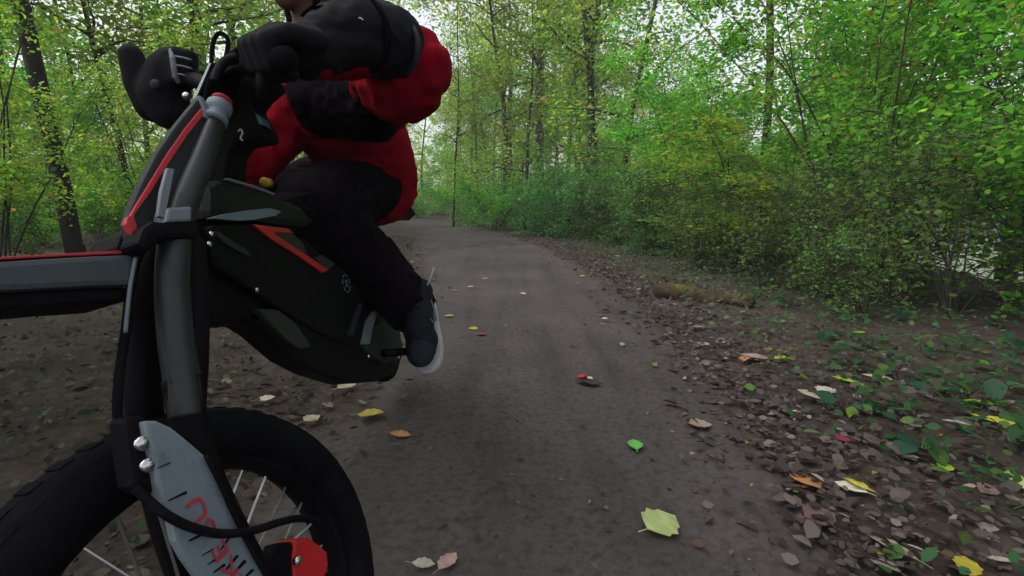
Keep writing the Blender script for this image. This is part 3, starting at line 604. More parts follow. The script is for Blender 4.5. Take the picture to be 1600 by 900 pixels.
# twigs
for i, (px, py, L, a) in enumerate(((1062, 643, .07, 2.5), (1115, 722, .07, 2.3), (1252, 800, .10, 2.05), (1312, 848, .12, 2.0), (1165, 832, .06, 2.6), (1445, 838, .10, 2.1), (1380, 790, .10, 2.3), (1430, 768, .09, 0), (1300, 712, .06, 2.7), (1525, 815, .12, 2.1), (1360, 885, .10, 2.4), (1218, 640, .08, 2.7), (1140, 612, .05, .1), (1545, 745, .10, 2.5))):
    g = G(px, py); z = .014 if g[0] < path_right(g[1]) else gz(g[0], g[1]) + .015; P = curve_pts((-L / 2, 0, 0), (1, 0, .05), L, 5, 0, .16); mb = MB(); mb.tube(P, np.linspace(.0045, .002, 6), 6)
    o = mb.build('twig', M['twig']); o.location = (g[0], g[1], z); o.rotation_euler = (0, 0, a)
    tag(o, 'short dark twig lying on the dirt of the path' if g[0] < path_right(g[1]) else 'short dark twig lying in the litter of the verge', 'twig', 'twigs on the path' if g[0] < path_right(g[1]) else 'twigs in the verge litter')
near = lambda o: o.location.y
relabel('twigs on the path', 'short dark twig lying on the path dirt, {} counted away from the photo bottom', near)
relabel('twigs in the verge litter', 'short dark twig lying in the verge litter, {} counted away from the photo bottom', near)
# mossy log
a, b_ = G(1028, 460), G(1172, 478); lg = empty('log', tuple(a), 'short mossy log with a broken dark end beside the path', 'log')
a = a + [0, 0, .055]; b_ = b_ + [0, 0, .055]; mb = MB(); a = a + [-.05, -.12, .01]; b_ = b_ + [-.05, -.12, .01]; P = [a + (b_ - a) * t + rng.normal(0, .008, 3) for t in np.linspace(0, 1, 9)]
mb.tube(P, [.066, .074, .074, .072, .068, .066, .060, .052, .040], 16); mb.tube([P[6], P[6] + [.08, -.10, -.01], P[6] + [.13, -.19, -.03]], [.045, .035, .02], 8); mb.build('bark', M['logbark'], lg, True)
mb = MB(); Pm = [a + (b_ - a) * t + [0, -.012, .016] for t in np.linspace(.14, .52, 7)]; mb.tube(Pm, [.03, .052, .060, .058, .056, .046, .025], 12); mb.organic('moss', M['moss'], lg, .012, 3, .006, .02)

# ------------------------------------------------------------------ the electric motorbike
yaw, lean = -.336, .26
NF = np.array([math.cos(yaw) * math.cos(lean), math.sin(yaw) * math.cos(lean), math.sin(lean)])    # to the bike's left
CF = np.array([-.372, .549, .297]); RT, RI, WT = .302, .236, .043
def fp(px, py, s=.07): return on_plane(px, py, CF + NF * s, NF)
bike = empty('electric_motorbike', (-.45, 1.1, 0), 'black electric off-road motorbike with grey fork guard and red stripes ridden along the path', 'motorbike')
def fplate(name, m, pts, s=.07, th=.012, bevel=.002, parent=bike, smooth=False):
    mb = MB(); mb.ext([fp(x, y, s) for x, y in pts], -NF * th); return mb.build(name, m, parent, smooth, bevel)
def ftube(name, m, pts, rad, s=.07, parent=bike, seg=14):
    P = np.array([fp(p[0], p[1], p[2] if len(p) > 2 else s) for p in pts]); n_ = len(P)
    if n_ > 2:
        t = np.linspace(0, n_ - 1, n_ * 5); i = np.clip(t.astype(int), 0, n_ - 2); u = (t - i)[:, None]
        p0, p1, p2, p3 = P[np.maximum(i - 1, 0)], P[i], P[i + 1], P[np.minimum(i + 2, n_ - 1)]
        Q = .5 * (2 * p1 + (p2 - p0) * u + (2 * p0 - 5 * p1 + 4 * p2 - p3) * u ** 2 + (3 * p1 - p0 - 3 * p2 + p3) * u ** 3)
        if not np.isscalar(rad): rad = np.interp(t, range(n_), rad)
        P = Q
    mb = MB(); mb.tube(P, rad, seg); return mb.build(name, m, parent, True)
def wheel(name, c, n, ro, ri, wt, spokes=32):
    c = np.array(c); wh = MB(); wh.lathe(c, n, [(ri - .012, -wt * .55), (ri + .004, -wt * .75), (ri + .004, wt * .75), (ri - .012, wt * .55), (ri - .018, 0)], 64); w_ = wh.build(name, M['black'], bike, True)
    t = MB(); h = ro - ri; t.lathe(c, n, [(ri, -wt * .8), (ri + h * .30, -wt * 1.05), (ri + h * .62, -wt * 1.02), (ri + h * .88, -wt * .72), (ro - .003, -wt * .3), (ro - .002, wt * .3), (ri + h * .88, wt * .72), (ri + h * .62, wt * 1.02), (ri + h * .30, wt * 1.05), (ri, wt * .8)], 72); t.build('tyre', M['rubber'], w_, True)
    a = unit(np.cross(n, [0, 0, 1.])); b = np.cross(n, a); k = MB()
    for i in range(60):
        for j, (o0, o1) in enumerate(((-.78, -.42), (-.30, .30), (.42, .78))):
            tt = 2 * np.pi * (i + .5 * (j == 1)) / 60; d = math.cos(tt) * a + math.sin(tt) * b; tg = np.cross(n, d); r = ro - .004 - (.010 if j != 1 else 0)
            k.ext([c + d * r + n * wt * o0 - tg * .008, c + d * r + n * wt * o1 - tg * .008, c + d * r + n * wt * o1 + tg * .008, c + d * r + n * wt * o0 + tg * .008], d * .0035)
    tag(k.build('tread', M['rubber'], w_), kind='stuff')
    hb = MB(); hb.lathe(c, n, [(0, -.045), (.022, -.045), (.022, -.03), (.034, -.03), (.034, -.024), (.018, -.02), (.018, .02), (.034, .024), (.034, .03), (.022, .03), (.022, .045), (0, .045)], 24, False); hb.build('hub', M['black'], w_, True)
    d_ = MB(); d_.lathe(c + n * .042, n, [(.055, -.001), (.095, -.001), (.095, .001), (.055, .001)], 48); d_.build('brake_disc', M['alloy'], w_)
    for i in range(spokes):
        t0 = 2 * np.pi * i / spokes; t1 = t0 + (.5 if i % 2 else -.5) * .9; sd_ = -1 if i % 4 < 2 else 1
        q = MB(); q.tube([c + (math.cos(t1) * a + math.sin(t1) * b) * .033 + n * .027 * sd_, c + (math.cos(t0) * a + math.sin(t0) * b) * (ri - .012)], .0019, 6); q.build('spoke', M['alloy'], w_)
    for i in range(3):
        t0 = (1.9, 2.45, 3.0)[i]
    return w_
wheel('front_wheel', CF - NF * .013, NF, RT, RI, WT)
NB = unit((.99, .05, .16))
wheel('rear_wheel', (-.57, 2.10, .37), NB, .27, .20, .04, 24)

# front fork and what it carries
fk = ftube('fork_leg', M['fork'], [(343, 168), (318, 240), (283, 330), (270, 420), (274, 520), (286, 600), (292, 650)], [.0115, .017, .018, .0185, .019, .0195, .019], .065); fk['label'] = 'grey fork leg on the near side'
ftube('fork_leg', M['black'], [(322, 160, .0), (288, 250, -.01), (250, 340, -.01), (228, 430, -.015), (222, 540, -.02), (226, 640, -.03), (240, 740, -.075), (270, 860, -.08), (320, 985, -.08)], [.014, .016, .018, .02, .021, .021, .02, .018, .016], 0)
ftube('fork_stanchion', M['black'], [(284, 590, .063), (300, 680, .063), (322, 740, .063), (360, 820, .063), (402, 900, .063), (432, 985, .063)], [.021, .020, .018, .017, .016, .015], .065)
ftube('fork_leg_shroud', M['black'], [(300, 375, .05), (303, 470, .05), (304, 560, .05), (302, 640, .045), (306, 680, .045)], [.016, .018, .016, .014, .012], .05)
cp = MB(); cp.lathe(fp(341, 172, .066), unit(fp(345, 160, .066) - fp(330, 200, .066)), [(0, .012), (.014, .012), (.017, .009), (.017, -.004), (.014, -.006), (.014, -.014), (.017, -.016), (.017, -.024), (0, -.024)], 28, False); cap_ = cp.build('fork_cap', M['grey'], bike, True)
cr = MB(); cr.lathe(fp(346, 159, .066), unit(fp(345, 160, .066) - fp(330, 200, .066)), [(0, .006), (.009, .006), (.0135, .003), (.0135, 0), (0, 0)], 24, False); cr.build('adjuster', M['coral'], cap_, True)
fplate('fork_clamp', M['light'], [(263, 324), (300, 322), (300, 345), (259, 347)], .090, .03, .003)
fplate('lower_crown', M['black'], [(240, 343), (256, 346), (312, 344), (312, 372), (262, 372), (248, 378), (232, 396), (214, 380), (224, 356)], .088, .035, .006)
fplate('fork_side_strip', M['light'], [(262, 262), (273, 264), (266, 300), (258, 340), (247, 338), (252, 300)], .085, .006, .001)
# number plate shroud seen edge on
pl_ = fplate('front_shroud', M['dkgrey'], [(313, 150), (330, 176), (331, 188), (312, 225), (292, 262), (276, 300), (262, 332), (252, 345), (238, 352), (224, 362), (212, 378), (203, 372), (197, 350), (206, 322), (222, 285), (246, 238), (272, 200), (296, 170)], .066, .014, .004)
fplate('red_stripe', M['coral'], [(316, 168), (318, 180), (294, 210), (262, 258), (236, 300), (214, 330), (203, 350), (200, 345), (212, 322), (234, 286), (262, 240), (290, 200)], .069, .006, .001, pl_)
fplate('red_tip', M['coral'], [(200, 338), (209, 336), (214, 352), (218, 372), (212, 376), (204, 362), (197, 350)], .0695, .008, .001, pl_)
fplate('grey_corner', M['light'], [(311, 148), (318, 152), (334, 178), (331, 190), (318, 182), (318, 168)], .070, .02, .002, pl_)
# mudguard
mg = fplate('mudguard', M['fender'], [(212, 397), (208, 446), (150, 447), (60, 452), (-60, 458), (-150, 468), (-150, 420), (-60, 412), (60, 404), (150, 399)], .062, .10, .006)
fplate('mudguard_lip', M['black'], [(207, 448), (203, 470), (120, 474), (20, 482), (-60, 488), (-150, 496), (-150, 470), (-60, 460), (60, 454), (150, 449)], .052, .08, .004, mg)
fplate('red_trim', M['coral'], [(196, 391), (196, 396), (60, 402), (-60, 409), (-150, 416), (-150, 413), (-60, 404), (60, 398)], .052, .05, .001, mg)
fplate('mudguard_bracket', M['black'], [(192, 362), (206, 358), (212, 380), (212, 402), (184, 402), (182, 385)], .050, .06, .004, mg)
# lower fork: bracket, bolts, guard
fplate('axle_bracket', M['black'], [(196, 650), (232, 648), (238, 700), (246, 750), (244, 768), (222, 772), (210, 760), (200, 700)], .090, .03, .008)
for px, py in ((220, 693), (229, 727)):
    q = MB(); q.lathe(fp(px, py, .091), NF, [(0, .007), (.0035, .008), (.0035, .005), (.0068, .006), (.008, .002), (.008, 0), (0, 0)], 16, False); q.build('bolt', M['steel'], bike, True)
gd = fplate('fork_guard', M['grey'], [(226, 657), (246, 657), (268, 667), (288, 683), (310, 702), (326, 716), (340, 748), (356, 790), (376, 830), (402, 872), (430, 930), (450, 985), (372, 985), (334, 930), (306, 895), (290, 872), (276, 846), (268, 812), (254, 786), (246, 754), (240, 716), (232, 686)], .100, .014, .004)
for x0, y0, x1, y1, w_ in ((247, 731, 266, 723, 2), (264, 782, 292, 769, 4), (296, 845, 330, 828, 6), (316, 868, 334, 858, 2), (325, 882, 345, 870, 3), (334, 895, 352, 882, 4), (352, 892, 372, 868, 4), (362, 900, 384, 876, 5), (345, 860, 360, 838, 3), (372, 912, 396, 890, 4), (340, 912, 362, 902, 4)):
    dx, dy = x1 - x0, y1 - y0; L = math.hypot(dx, dy); ox, oy = -dy / L * w_ / 2, dx / L * w_ / 2
    fplate('guard_slot', M['black'], [(x0 - ox * .4, y0 - oy * .4), (x1 - ox, y1 - oy), (x1 + ox, y1 + oy), (x0 + ox * .4, y0 + oy * .4)], .1012, .006, 0, gd)
def lettering(txt, px0, py0, px1, py1, size, m, parent, s=.1018):
    cu = bpy.data.curves.new('lettering', 'FONT'); cu.body = txt; cu.size = 1; cu.extrude = .004; cu.shear = 0
    o = bpy.data.objects.new('lettering', cu); COL.objects.link(o)
    p, q = fp(px0, py0, s), fp(px1, py1, s); X = unit(q - p); Z = NF; Yv = np.cross(Z, X)
    bpy.context.view_layer.update(); L = o.dimensions.x; k = np.linalg.norm(q - p) / L
    Mx = Matrix([[X[i] * k, Yv[i] * size, Z[i] * .05, p[i]] for i in range(3)] + [[0, 0, 0, 1]])
    dg = bpy.context.evaluated_depsgraph_get(); me = bpy.data.meshes.new_from_object(o.evaluated_get(dg)); bpy.data.objects.remove(o); me.transform(Mx); me.name = 'lettering'
    me.materials.clear(); me.materials.append(m); r = link('lettering', me); r.parent = parent; r.matrix_parent_inverse = parent.matrix_world.inverted(); return r
bpy.context.view_layer.update()
lettering('KKE SU', 392, 925, 314, 776, .025, M['coral'], gd)
ftube('guard_edge', M['black'], [(322, 712), (342, 752), (362, 796), (384, 842), (408, 886), (440, 940)], .0028, .106)
# brake caliper and lines
cl = fplate('brake_caliper', M['red'], [(462, 842), (484, 840), (498, 850), (512, 862), (514, 882), (508, 905), (500, 940), (468, 940), (458, 905), (456, 870)], .068, .035, .005)
q = MB(); q.lathe(fp(463, 876, .069), NF, [(0, .006), (.005, .006), (.0065, .004), (.0065, 0), (0, 0)], 14, False); q.build('bolt', M['steel'], cl, True)
fplate('caliper_bracket', M['black'], [(430, 852), (456, 846), (464, 880), (456, 930), (425, 950), (410, 915), (420, 880)], .066, .02, .003)
ftube('brake_hose', M['rubber'], [(212, 762, .09), (232, 782, .10), (262, 806, .113), (300, 824, .116), (345, 834, .116), (395, 829, .115), (440, 815, .105), (472, 810, .09), (498, 817, .075), (510, 836, .06)], .0048, .1)
ftube('brake_cable', M['rubber'], [(222, 380, .05), (206, 440, .055), (196, 520, .055), (186, 590, .055), (184, 650, .055), (194, 706, .06), (212, 762, .09)], .0048, .1)
ftube('cable_sleeve', M['light'], [(212, 402, .062), (203, 450, .062), (196, 520, .062)], .0022, .06)
# handlebar, levers, display and cables
def wtube(name, m, pts, rad, parent=bike, seg=12, n_=24):
    P = np.array(pts, float); t = np.linspace(0, len(P) - 1, n_) if len(P) > 2 else np.array([0, 1.]); i = np.clip(t.astype(int), 0, len(P) - 2); u = (t - i)[:, None]
    p0, p1, p2, p3 = P[np.maximum(i - 1, 0)], P[i], P[i + 1], P[np.minimum(i + 2, len(P) - 1)]
    Q = .5 * (2 * p1 + (p2 - p0) * u + (2 * p0 - 5 * p1 + 4 * p2 - p3) * u ** 2 + (3 * p1 - p0 - 3 * p2 + p3) * u ** 3) if len(P) > 2 else P
    r = np.interp(t, range(len(P)), rad) if not np.isscalar(rad) else rad
    mb = MB(); mb.tube(Q, r, seg); return mb.build(name, m, parent, True)
GL_, GR_ = Y(420, 98, .76), Y(262, 132, 1.06); ST = Y(345, 128, .86)
ax = unit(GL_ - GR_)
hb = wtube('handlebar', M['black'], [GR_ - ax * .05, GR_, GR_ + ax * .14, ST + [0, 0, -.012], GL_ - ax * .11, GL_, GL_ + ax * .05], .0125)
wtube('grip', M['rubber'], [GL_ - ax * .05, GL_ + ax * .055], .017, hb); wtube('grip', M['rubber'], [GR_ - ax * .055, GR_ + ax * .05], .017, hb)
wtube('brake_lever', M['black'], [Y(366, 92, .78), Y(350, 98, .76), Y(338, 116, .74), Y(334, 128, .73)], [.008, .007, .006, .005])
wtube('brake_lever', M['black'], [Y(318, 118, .96), Y(290, 110, 1.0), Y(262, 108, 1.02), Y(240, 112, 1.03)], [.008, .007, .006, .005])
wtube('clutch_cable', M['rubber'], [Y(395, 82, .79), Y(388, 66, .8), Y(372, 78, .8), Y(352, 92, .81), Y(338, 120, .82), Y(344, 165, .82)], .0042)
wtube('throttle_cable', M['rubber'], [Y(398, 96, .8), Y(372, 86, .8), Y(350, 96, .79), Y(330, 122, .79), Y(322, 160, .8)], .0045)
wtube('cable_loop', M['rubber'], [Y(330, 118, .86), Y(332, 72, .88), Y(342, 52, .88), Y(356, 62, .88), Y(352, 92, .88), Y(338, 128, .86)], .0035)
wtube('mirror_stalk', M['black'], [Y(396, 84, .79), Y(390, 66, .80), Y(388, 58, .8)], [.011, .007, .011])
wtube('switch_block', M['black'], [Y(411, 112, .76), Y(411, 156, .77)], [.010, .0095])
def wplate(name, m, pts, vec, bevel=.002, parent=bike):      # pts: (px, py, forward distance)
    mb = MB(); mb.ext([Y(*p) for p in pts], vec); return mb.build(name, m, parent, False, bevel)
dp = wplate('display', M['black'], [(303, 148, .80), (327, 98, .80), (336, 96, .80), (341, 104, .80), (318, 150, .80)], (-.02, .06, .0), .003)
wplate('display_edge', M['alloy'], [(303, 150, .796), (326, 99, .796), (330, 98, .796), (307, 151, .796)], (0, .004, 0), 0, dp)
q = MB(); q.ball(Y(291, 150, .84), .006); q.build('bolt', M['steel'], bike, True)
q = MB()
q.ext([Y(*p) for p in ((322, 128, .86), (350, 118, .86), (420, 104, .86), (428, 120, .86), (404, 140, .86), (390, 158, .86), (412, 200, .86), (414, 214, .86), (372, 221, .86), (358, 240, .86), (352, 300, .86), (348, 345, .86), (300, 350, .86), (312, 240, .86))], (-.03, .12, 0))
q.build('steering_head', M['black'], bike, False, .006)
wplate('head_cover', M['teal'], [(398, 176, .852), (406, 182, .852), (412, 196, .852), (404, 194, .852)], (-.01, .05, 0), .002)
wtube('hook', M['alloy'], [Y(372, 206, .85), Y(376, 202, .85), Y(379, 208, .85), Y(376, 216, .85), Y(380, 220, .85)], .0015)

# main body: its left side lies in one plane
PB = Y(310, 330, .72)
def bp_(px, py, s=0.): return on_plane(px, py, PB + NB * s, NB)
def bplate(name, m, pts, s=0., th=.01, bevel=.002, parent=bike):
    mb = MB(); mb.ext([bp_(x, y, s) for x, y in pts], -NB * th); return mb.build(name, m, parent, False, bevel)
bplate('battery_case', M['black'], [(300, 352), (330, 340), (395, 348), (430, 352), (476, 372), (520, 410), (560, 440), (600, 480), (626, 540), (628, 560), (560, 562), (500, 545), (455, 520), (400, 503), (345, 506), (300, 492)], -.004, .06, .012)
tk = bplate('tank_cover', M['gloss'], [(330, 290), (350, 280), (380, 289), (432, 304), (470, 322), (500, 340), (480, 356), (430, 352), (395, 346), (330, 341)], .012, .085, .014)
bplate('highlight_panel', M['grey'], [(328, 341), (352, 334), (384, 329), (422, 325), (440, 330), (432, 337), (400, 343), (375, 345)], .016, .008, .001, tk)  # highlights on the glossy cover, painted as grey and pale plates
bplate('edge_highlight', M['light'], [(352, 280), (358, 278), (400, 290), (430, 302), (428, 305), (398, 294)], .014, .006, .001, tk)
sp = bplate('side_panel', M['black'], [(332, 352), (394, 349), (512, 424), (528, 412), (560, 450), (590, 520), (560, 545), (500, 520), (420, 470), (345, 420)], .012, .014, .004)
bplate('red_stripe', M['red'], [(395, 350), (450, 357), (460, 364), (428, 363), (440, 372), (514, 422), (504, 426), (470, 402), (425, 374)], .016, .005, .001, sp)
bplate('grey_inset', M['dkgrey'], [(430, 364), (458, 364), (474, 380), (480, 398), (458, 386)], .0155, .005, .001, sp)
bplate('grey_inset', M['dkgrey'], [(492, 403), (503, 398), (525, 412), (512, 422)], .0155, .005, .001, sp)
bplate('vent_strip', M['dkgrey'], [(334, 362), (340, 361), (388, 392), (392, 399), (384, 398), (352, 380)], .0155, .004, .001, sp)
for px, py in ((329, 366), (326, 382), (400, 453)):
    q = MB(); q.lathe(bp_(px, py, .012), NB, [(0, .004), (.003, .004), (.0045, .002), (.0045, 0), (0, 0)], 12, False); q.build('bolt', M['steel'], sp, True)
# round emblem: a broken ring with a cross inside
em = MB(); c0 = bp_(541, 443, .016); u1 = unit(bp_(560, 443, .016) - c0); u2 = np.cross(NB, u1)
for k in range(7):
    t0 = k * 2 * np.pi / 7; arc = [t0, t0 + .28, t0 + .55]; R0, R1 = .0235, .0205
    em.ext([c0 + R0 * (math.cos(t) * u1 * 1.35 + math.sin(t) * u2) for t in arc] + [c0 + R1 * (math.cos(t) * u1 * 1.35 + math.sin(t) * u2) for t in arc[::-1]], NB * .0012)
for t in (.75, .75 + math.pi / 2):
    d = math.cos(t) * u1 + math.sin(t) * u2; e = -math.sin(t) * u1 + math.cos(t) * u2
    em.ext([c0 - d * .012 - e * .0012, c0 + d * .012 - e * .0012, c0 + d * .012 + e * .0012, c0 - d * .012 + e * .0012], NB * (.0012 + .0004 * t))
tag(em.build('emblem', M['light'], sp), kind='stuff')
bplate('skid_plate', M['black'], [(390, 500), (420, 520), (462, 560), (500, 582), (545, 597), (596, 594), (622, 578), (630, 556), (600, 520), (540, 500), (470, 480)], .006, .05, .012)
bplate('motor_guard', M['olive'], [(402, 482), (436, 484), (462, 505), (488, 542), (470, 546), (448, 530), (425, 508)], .012, .012, .003)
mc = bplate('motor_cover', M['dkgrey'], [(566, 540), (580, 512), (600, 500), (622, 510), (630, 540), (624, 562), (600, 568), (582, 556)], .014, .02, .006)
for px, py in ((575, 557), (622, 559)):
    q = MB(); q.lathe(bp_(px, py, .016), NB, [(0, .005), (.004, .005), (.006, .002), (.006, 0), (0, 0)], 12, False); q.build('bolt', M['steel'], mc, True)
bplate('chrome_strut', M['light'], [(566, 538), (574, 500), (586, 484), (590, 490), (582, 515), (578, 538)], .018, .008, .002)
bplate('frame_strut', M['fork'], [(546, 522), (556, 490), (564, 472), (567, 476), (560, 500), (552, 524)], .018, .008, .002)
wplate('seat', M['cloth'], [(436, 312, 1.02), (480, 300, 1.15), (560, 300, 1.4), (610, 296, 1.75), (612, 330, 1.75), (560, 345, 1.4), (480, 342, 1.1)], (-.17, 0, .0), .015)
q = MB(); q.tube([Y(590, 470, 1.5), Y(600, 440, 1.8), (-.49, 2.10, .37)], [.035, .03, .03], 10); q.tube([Y(560, 480, 1.5) + [-.1, 0, 0], (-.65, 2.10, .37)], .03, 10); q.build('swingarm', M['black'], bike, True)
wplate('rear_fender', M['black'], [(600, 300, 1.75), (640, 318, 2.1), (650, 335, 2.3), (640, 345, 2.3), (600, 330, 1.8)], (-.14, 0, .0), .01)
q = MB(); q.tube([Y(600, 552, 1.40), Y(648, 548, 1.52)], .012, 10); q.build('footpeg', M['black'], bike, True)
wtube('indicator', M['amber'], [Y(412, 284, 1.0), Y(420, 286, 1.02)], .009)

# ------------------------------------------------------------------ the rider
person_loc = tuple(Y(600, 300, 1.62))
hipL, hipR = Y(585, 278, 1.62), Y(520, 285, 1.75); kneeL, kneeR = Y(492, 318, 1.26), Y(430, 322, 1.45)
ankL, ankR = Y(640, 478, 1.56), Y(560, 470, 1.75); pel = Y(566, 262, 1.68); waist = Y(560, 225, 1.58); chest = Y(525, 160, 1.42); neck = Y(492, 70, 1.36); head = Y(484, -60, 1.34)
shL, shR = Y(585, 140, 1.27), Y(470, 158, 1.46); elL, elR = Y(636, 112, 1.03), Y(388, 252, 1.26); wrL, wrR = Y(482, 80, .83), Y(275, 178, 1.12)
b_ = MB(); b_.cap(pel, .09, waist, .10); b_.cap(waist, .10, chest, .11); b_.cap(chest, .09, neck, .055); b_.cap(chest, .08, shL, .065); b_.cap(chest, .08, shR, .065); b_.cap(neck, .052, head + [0, .01, -.06], .052)
for s_, e_, w_ in ((shL, elL, wrL), (shR, elR, wrR)): m_ = Y(600, 79, .97) if e_ is elL else (e_ + w_) / 2; b_.cap(s_, .050, e_, .040); b_.cap(e_, .036, m_, .030); b_.cap(m_, .030, w_, .024)
for h_, k_, a_ in ((hipL, kneeL, ankL), (hipR, kneeR, ankR)): b_.cap(pel, .08, h_ + [-.03, 0, -.01], .075); b_.cap(h_ + [-.03, 0, -.01], .075, k_, .055); b_.cap(k_, .052, a_, .036); b_.cap(a_, .032, Y(656, 530, 1.48) if a_ is ankL else a_ + (-.03, -.02, .0), .022)
fd = unit((-.62, -.74, -.12)); fu = np.array([0, 0, 1.]); fs_ = unit(np.cross(fu, fd))
b_.ball(head, (.078, .095, .115)); b_.cap(head + fd * .05 - fu * .07, .045, head + fd * .065 - fu * .085, .032); b_.cap(head + fd * .088 + fu * .01, .008, head + fd * .105 - fu * .025, .013)
b_.cap(head + fd * .082 - fu * .058 - fs_ * .02, .008, head + fd * .082 - fu * .058 + fs_ * .02, .008)
for w_, g_ in ((wrL, GL_), (wrR, GR_)): b_.cap(w_, .024, w_ + (g_ - w_) * .35, .020)
person = b_.organic('person', M['skin'], None, .009, 4)
tag(person, 'rider in a red fleece jacket and black trousers leaning over the motorbike handlebar', 'person')
# clothing
j = MB(); j.cap(Y(584, 285, 1.72), .140, Y(572, 250, 1.66), .145); j.cap(Y(572, 250, 1.66), .145, waist, .145); j.cap(waist, .140, chest, .135); j.cap(chest, .13, neck + [0, .03, -.10], .085); j.cap(chest, .10, shL, .10); j.cap(shL, .090, elL, .076); j.cap(elL + [-.01, .02, -.015], .072, elL + [.008, -.01, .0], .074)
j.cap(chest, .10, shR, .085); j.cap(shR, .082, elR, .060); j.cap(elR, .060, wrR + (elR - wrR) * .3, .046); j.cap(elL, .066, Y(600, 80, .97), .050); j.cap(Y(600, 78, .97), .045, wrL, .034)
jacket = j.organic('jacket', M['fleece'], person, .009, 5, .010, .075)
v = MB(); v.cap(Y(492, 146, 1.30), .062, Y(585, 165, 1.22), .068); v.cap(Y(505, 170, 1.33), .066, Y(590, 180, 1.27), .060); v.cap(Y(500, 100, 1.36), .06, Y(560, 140, 1.24), .07); v.cap(Y(560, 140, 1.22), .065, Y(596, 150, 1.13), .062)
vest = v.organic('chest_vest', M['cloth'], person, .009, 6, .007, .06)
mk = MB(); cc = Y(528, 142, 1.17)
for px0, py0, px1, py1 in ((507, 148, 522, 139), (509, 147, 540, 134), (545, 128, 548, 136)): mk.tube([Y(px0, py0, 1.205), Y((px0 + px1) / 2, (py0 + py1) / 2 - 1, 1.20), Y(px1, py1, 1.205)], .0013, 5)
tag(mk.build('print', M['light'], vest), kind='stuff')
def seam(name, m, pts, r_, par):
    q_ = MB(); q_.tube(pts, r_, 5); q_.build(name, m, par)
f = MB(); f.cap(Y(522, 60, .86), .047, Y(560, 55, .90), .056); f.cap(Y(560, 56, .90), .056, Y(606, 66, .955), .060); f.cap(Y(522, 66, .86), .042, Y(478, 84, .82), .036)
fg = f.organic('forearm_guard', M['pad'], person, .006, 6, .006, .055)
for px in (508, 566): 
    st_ = MB(); c1 = Y(px, 62 if px < 540 else 56, .852 if px < 540 else .905); ax1 = unit(Y(606, 66, .955) - Y(522, 60, .86)); st_.lathe(c1, ax1, [(.046 if px < 540 else .0595, -.007), (.0485 if px < 540 else .062, 0), (.046 if px < 540 else .0595, .007)], 32); st_.build('strap', M['cloth'], fg, True)
rm = MB(); ctr = Y(632, 78, .945); axr = unit(Y(632, 78, .965) - Y(560, 60, .90)); rm.lathe(ctr, axr, [(.040, -.006), (.046, 0), (.040, .006)], 28); rm.build('cuff_rim', M['dkgrey'], fg, True)
f2 = MB(); f2.tube([Y(557, 29, .842), Y(563, 28, .842), Y(567, 31, .842)], .0012, 5); f2.build('tag', M['white'], fg)
t_ = MB()
for h_, k_, a_, in ((hipL, kneeL, ankL), (hipR, kneeR, ankR)):
    t_.cap(Y(565, 290, 1.62), .115, h_ + [-.02, 0, -.012], .105); t_.cap(h_ + [-.02, 0, -.012], .105, k_, .080); t_.cap(k_, .078, k_ + (a_ - k_) * .5 + [0, .02, 0], .072); t_.cap(k_ + (a_ - k_) * .5 + [0, .02, 0], .078, a_ + [.006, 0, -.012], .074)
t_.cap(kneeL, .075, Y(470, 305, 1.26), .05)
t_.organic('trousers', M['trous'], person, .008, 5, .010, .075)
def glove(name, g, wr, thumb_in, piping, sc=1.):
    a_ = ax * thumb_in; wv = unit((wr - g) - a_ * np.dot(wr - g, a_)); u_ = unit(np.cross(a_, wv)); u_ = u_ if u_[2] > 0 else -u_
    mb = MB(); P = lambda x, w__, u__: g + (a_ * x + wv * w__ + u_ * u__) * sc; cap0 = mb.cap; mb.cap = lambda p, r1, q, r2: cap0(p, r1 * sc, q, r2 * sc)
    mb.cap(wr, .036, P(0, .055, .012), .036)
    for i, x in enumerate((.038, .014, -.010, -.033)):
        k_ = (1.0, 1.06, 1.0, .88)[i]
        mb.cap(P(x * .9, .06, .012), .019, P(x, .012, .036 * k_), .0155); mb.cap(P(x, .012, .036 * k_), .0150, P(x, -.034 * k_, .026), .0138); mb.cap(P(x, -.034 * k_, .026), .0138, P(x, -.036 * k_, -.012), .0128); mb.cap(P(x, -.036 * k_, -.012), .0128, P(x, -.006, -.032), .0122)
    mb.cap(P(.042, .055, 0), .019, P(.056, .018, -.018), .0155); mb.cap(P(.056, .018, -.018), .0150, P(.045, -.022, -.030), .0128)
    o = mb.organic(name, M['pad'], person, .0045, 3)
    if piping:
        for x in (.026, .002, -.0215):
            q_ = MB(); q_.tube([P(x, .012, .048), P(x, -.012, .044), P(x, -.034, .036), P(x, -.047, .016)], .0014, 5); q_.build('piping', M['light'], o)
        q_ = MB(); q_.tube([P(.042, .020, .050), P(.014, .022, .054), P(-.010, .022, .052), P(-.036, .020, .046)], .0042, 6); q_.build('knuckle_band', M['light'], o)
    return o
glove('glove', GL_ + np.array([.012, .01, .012]), wrL, -1, False, .84)
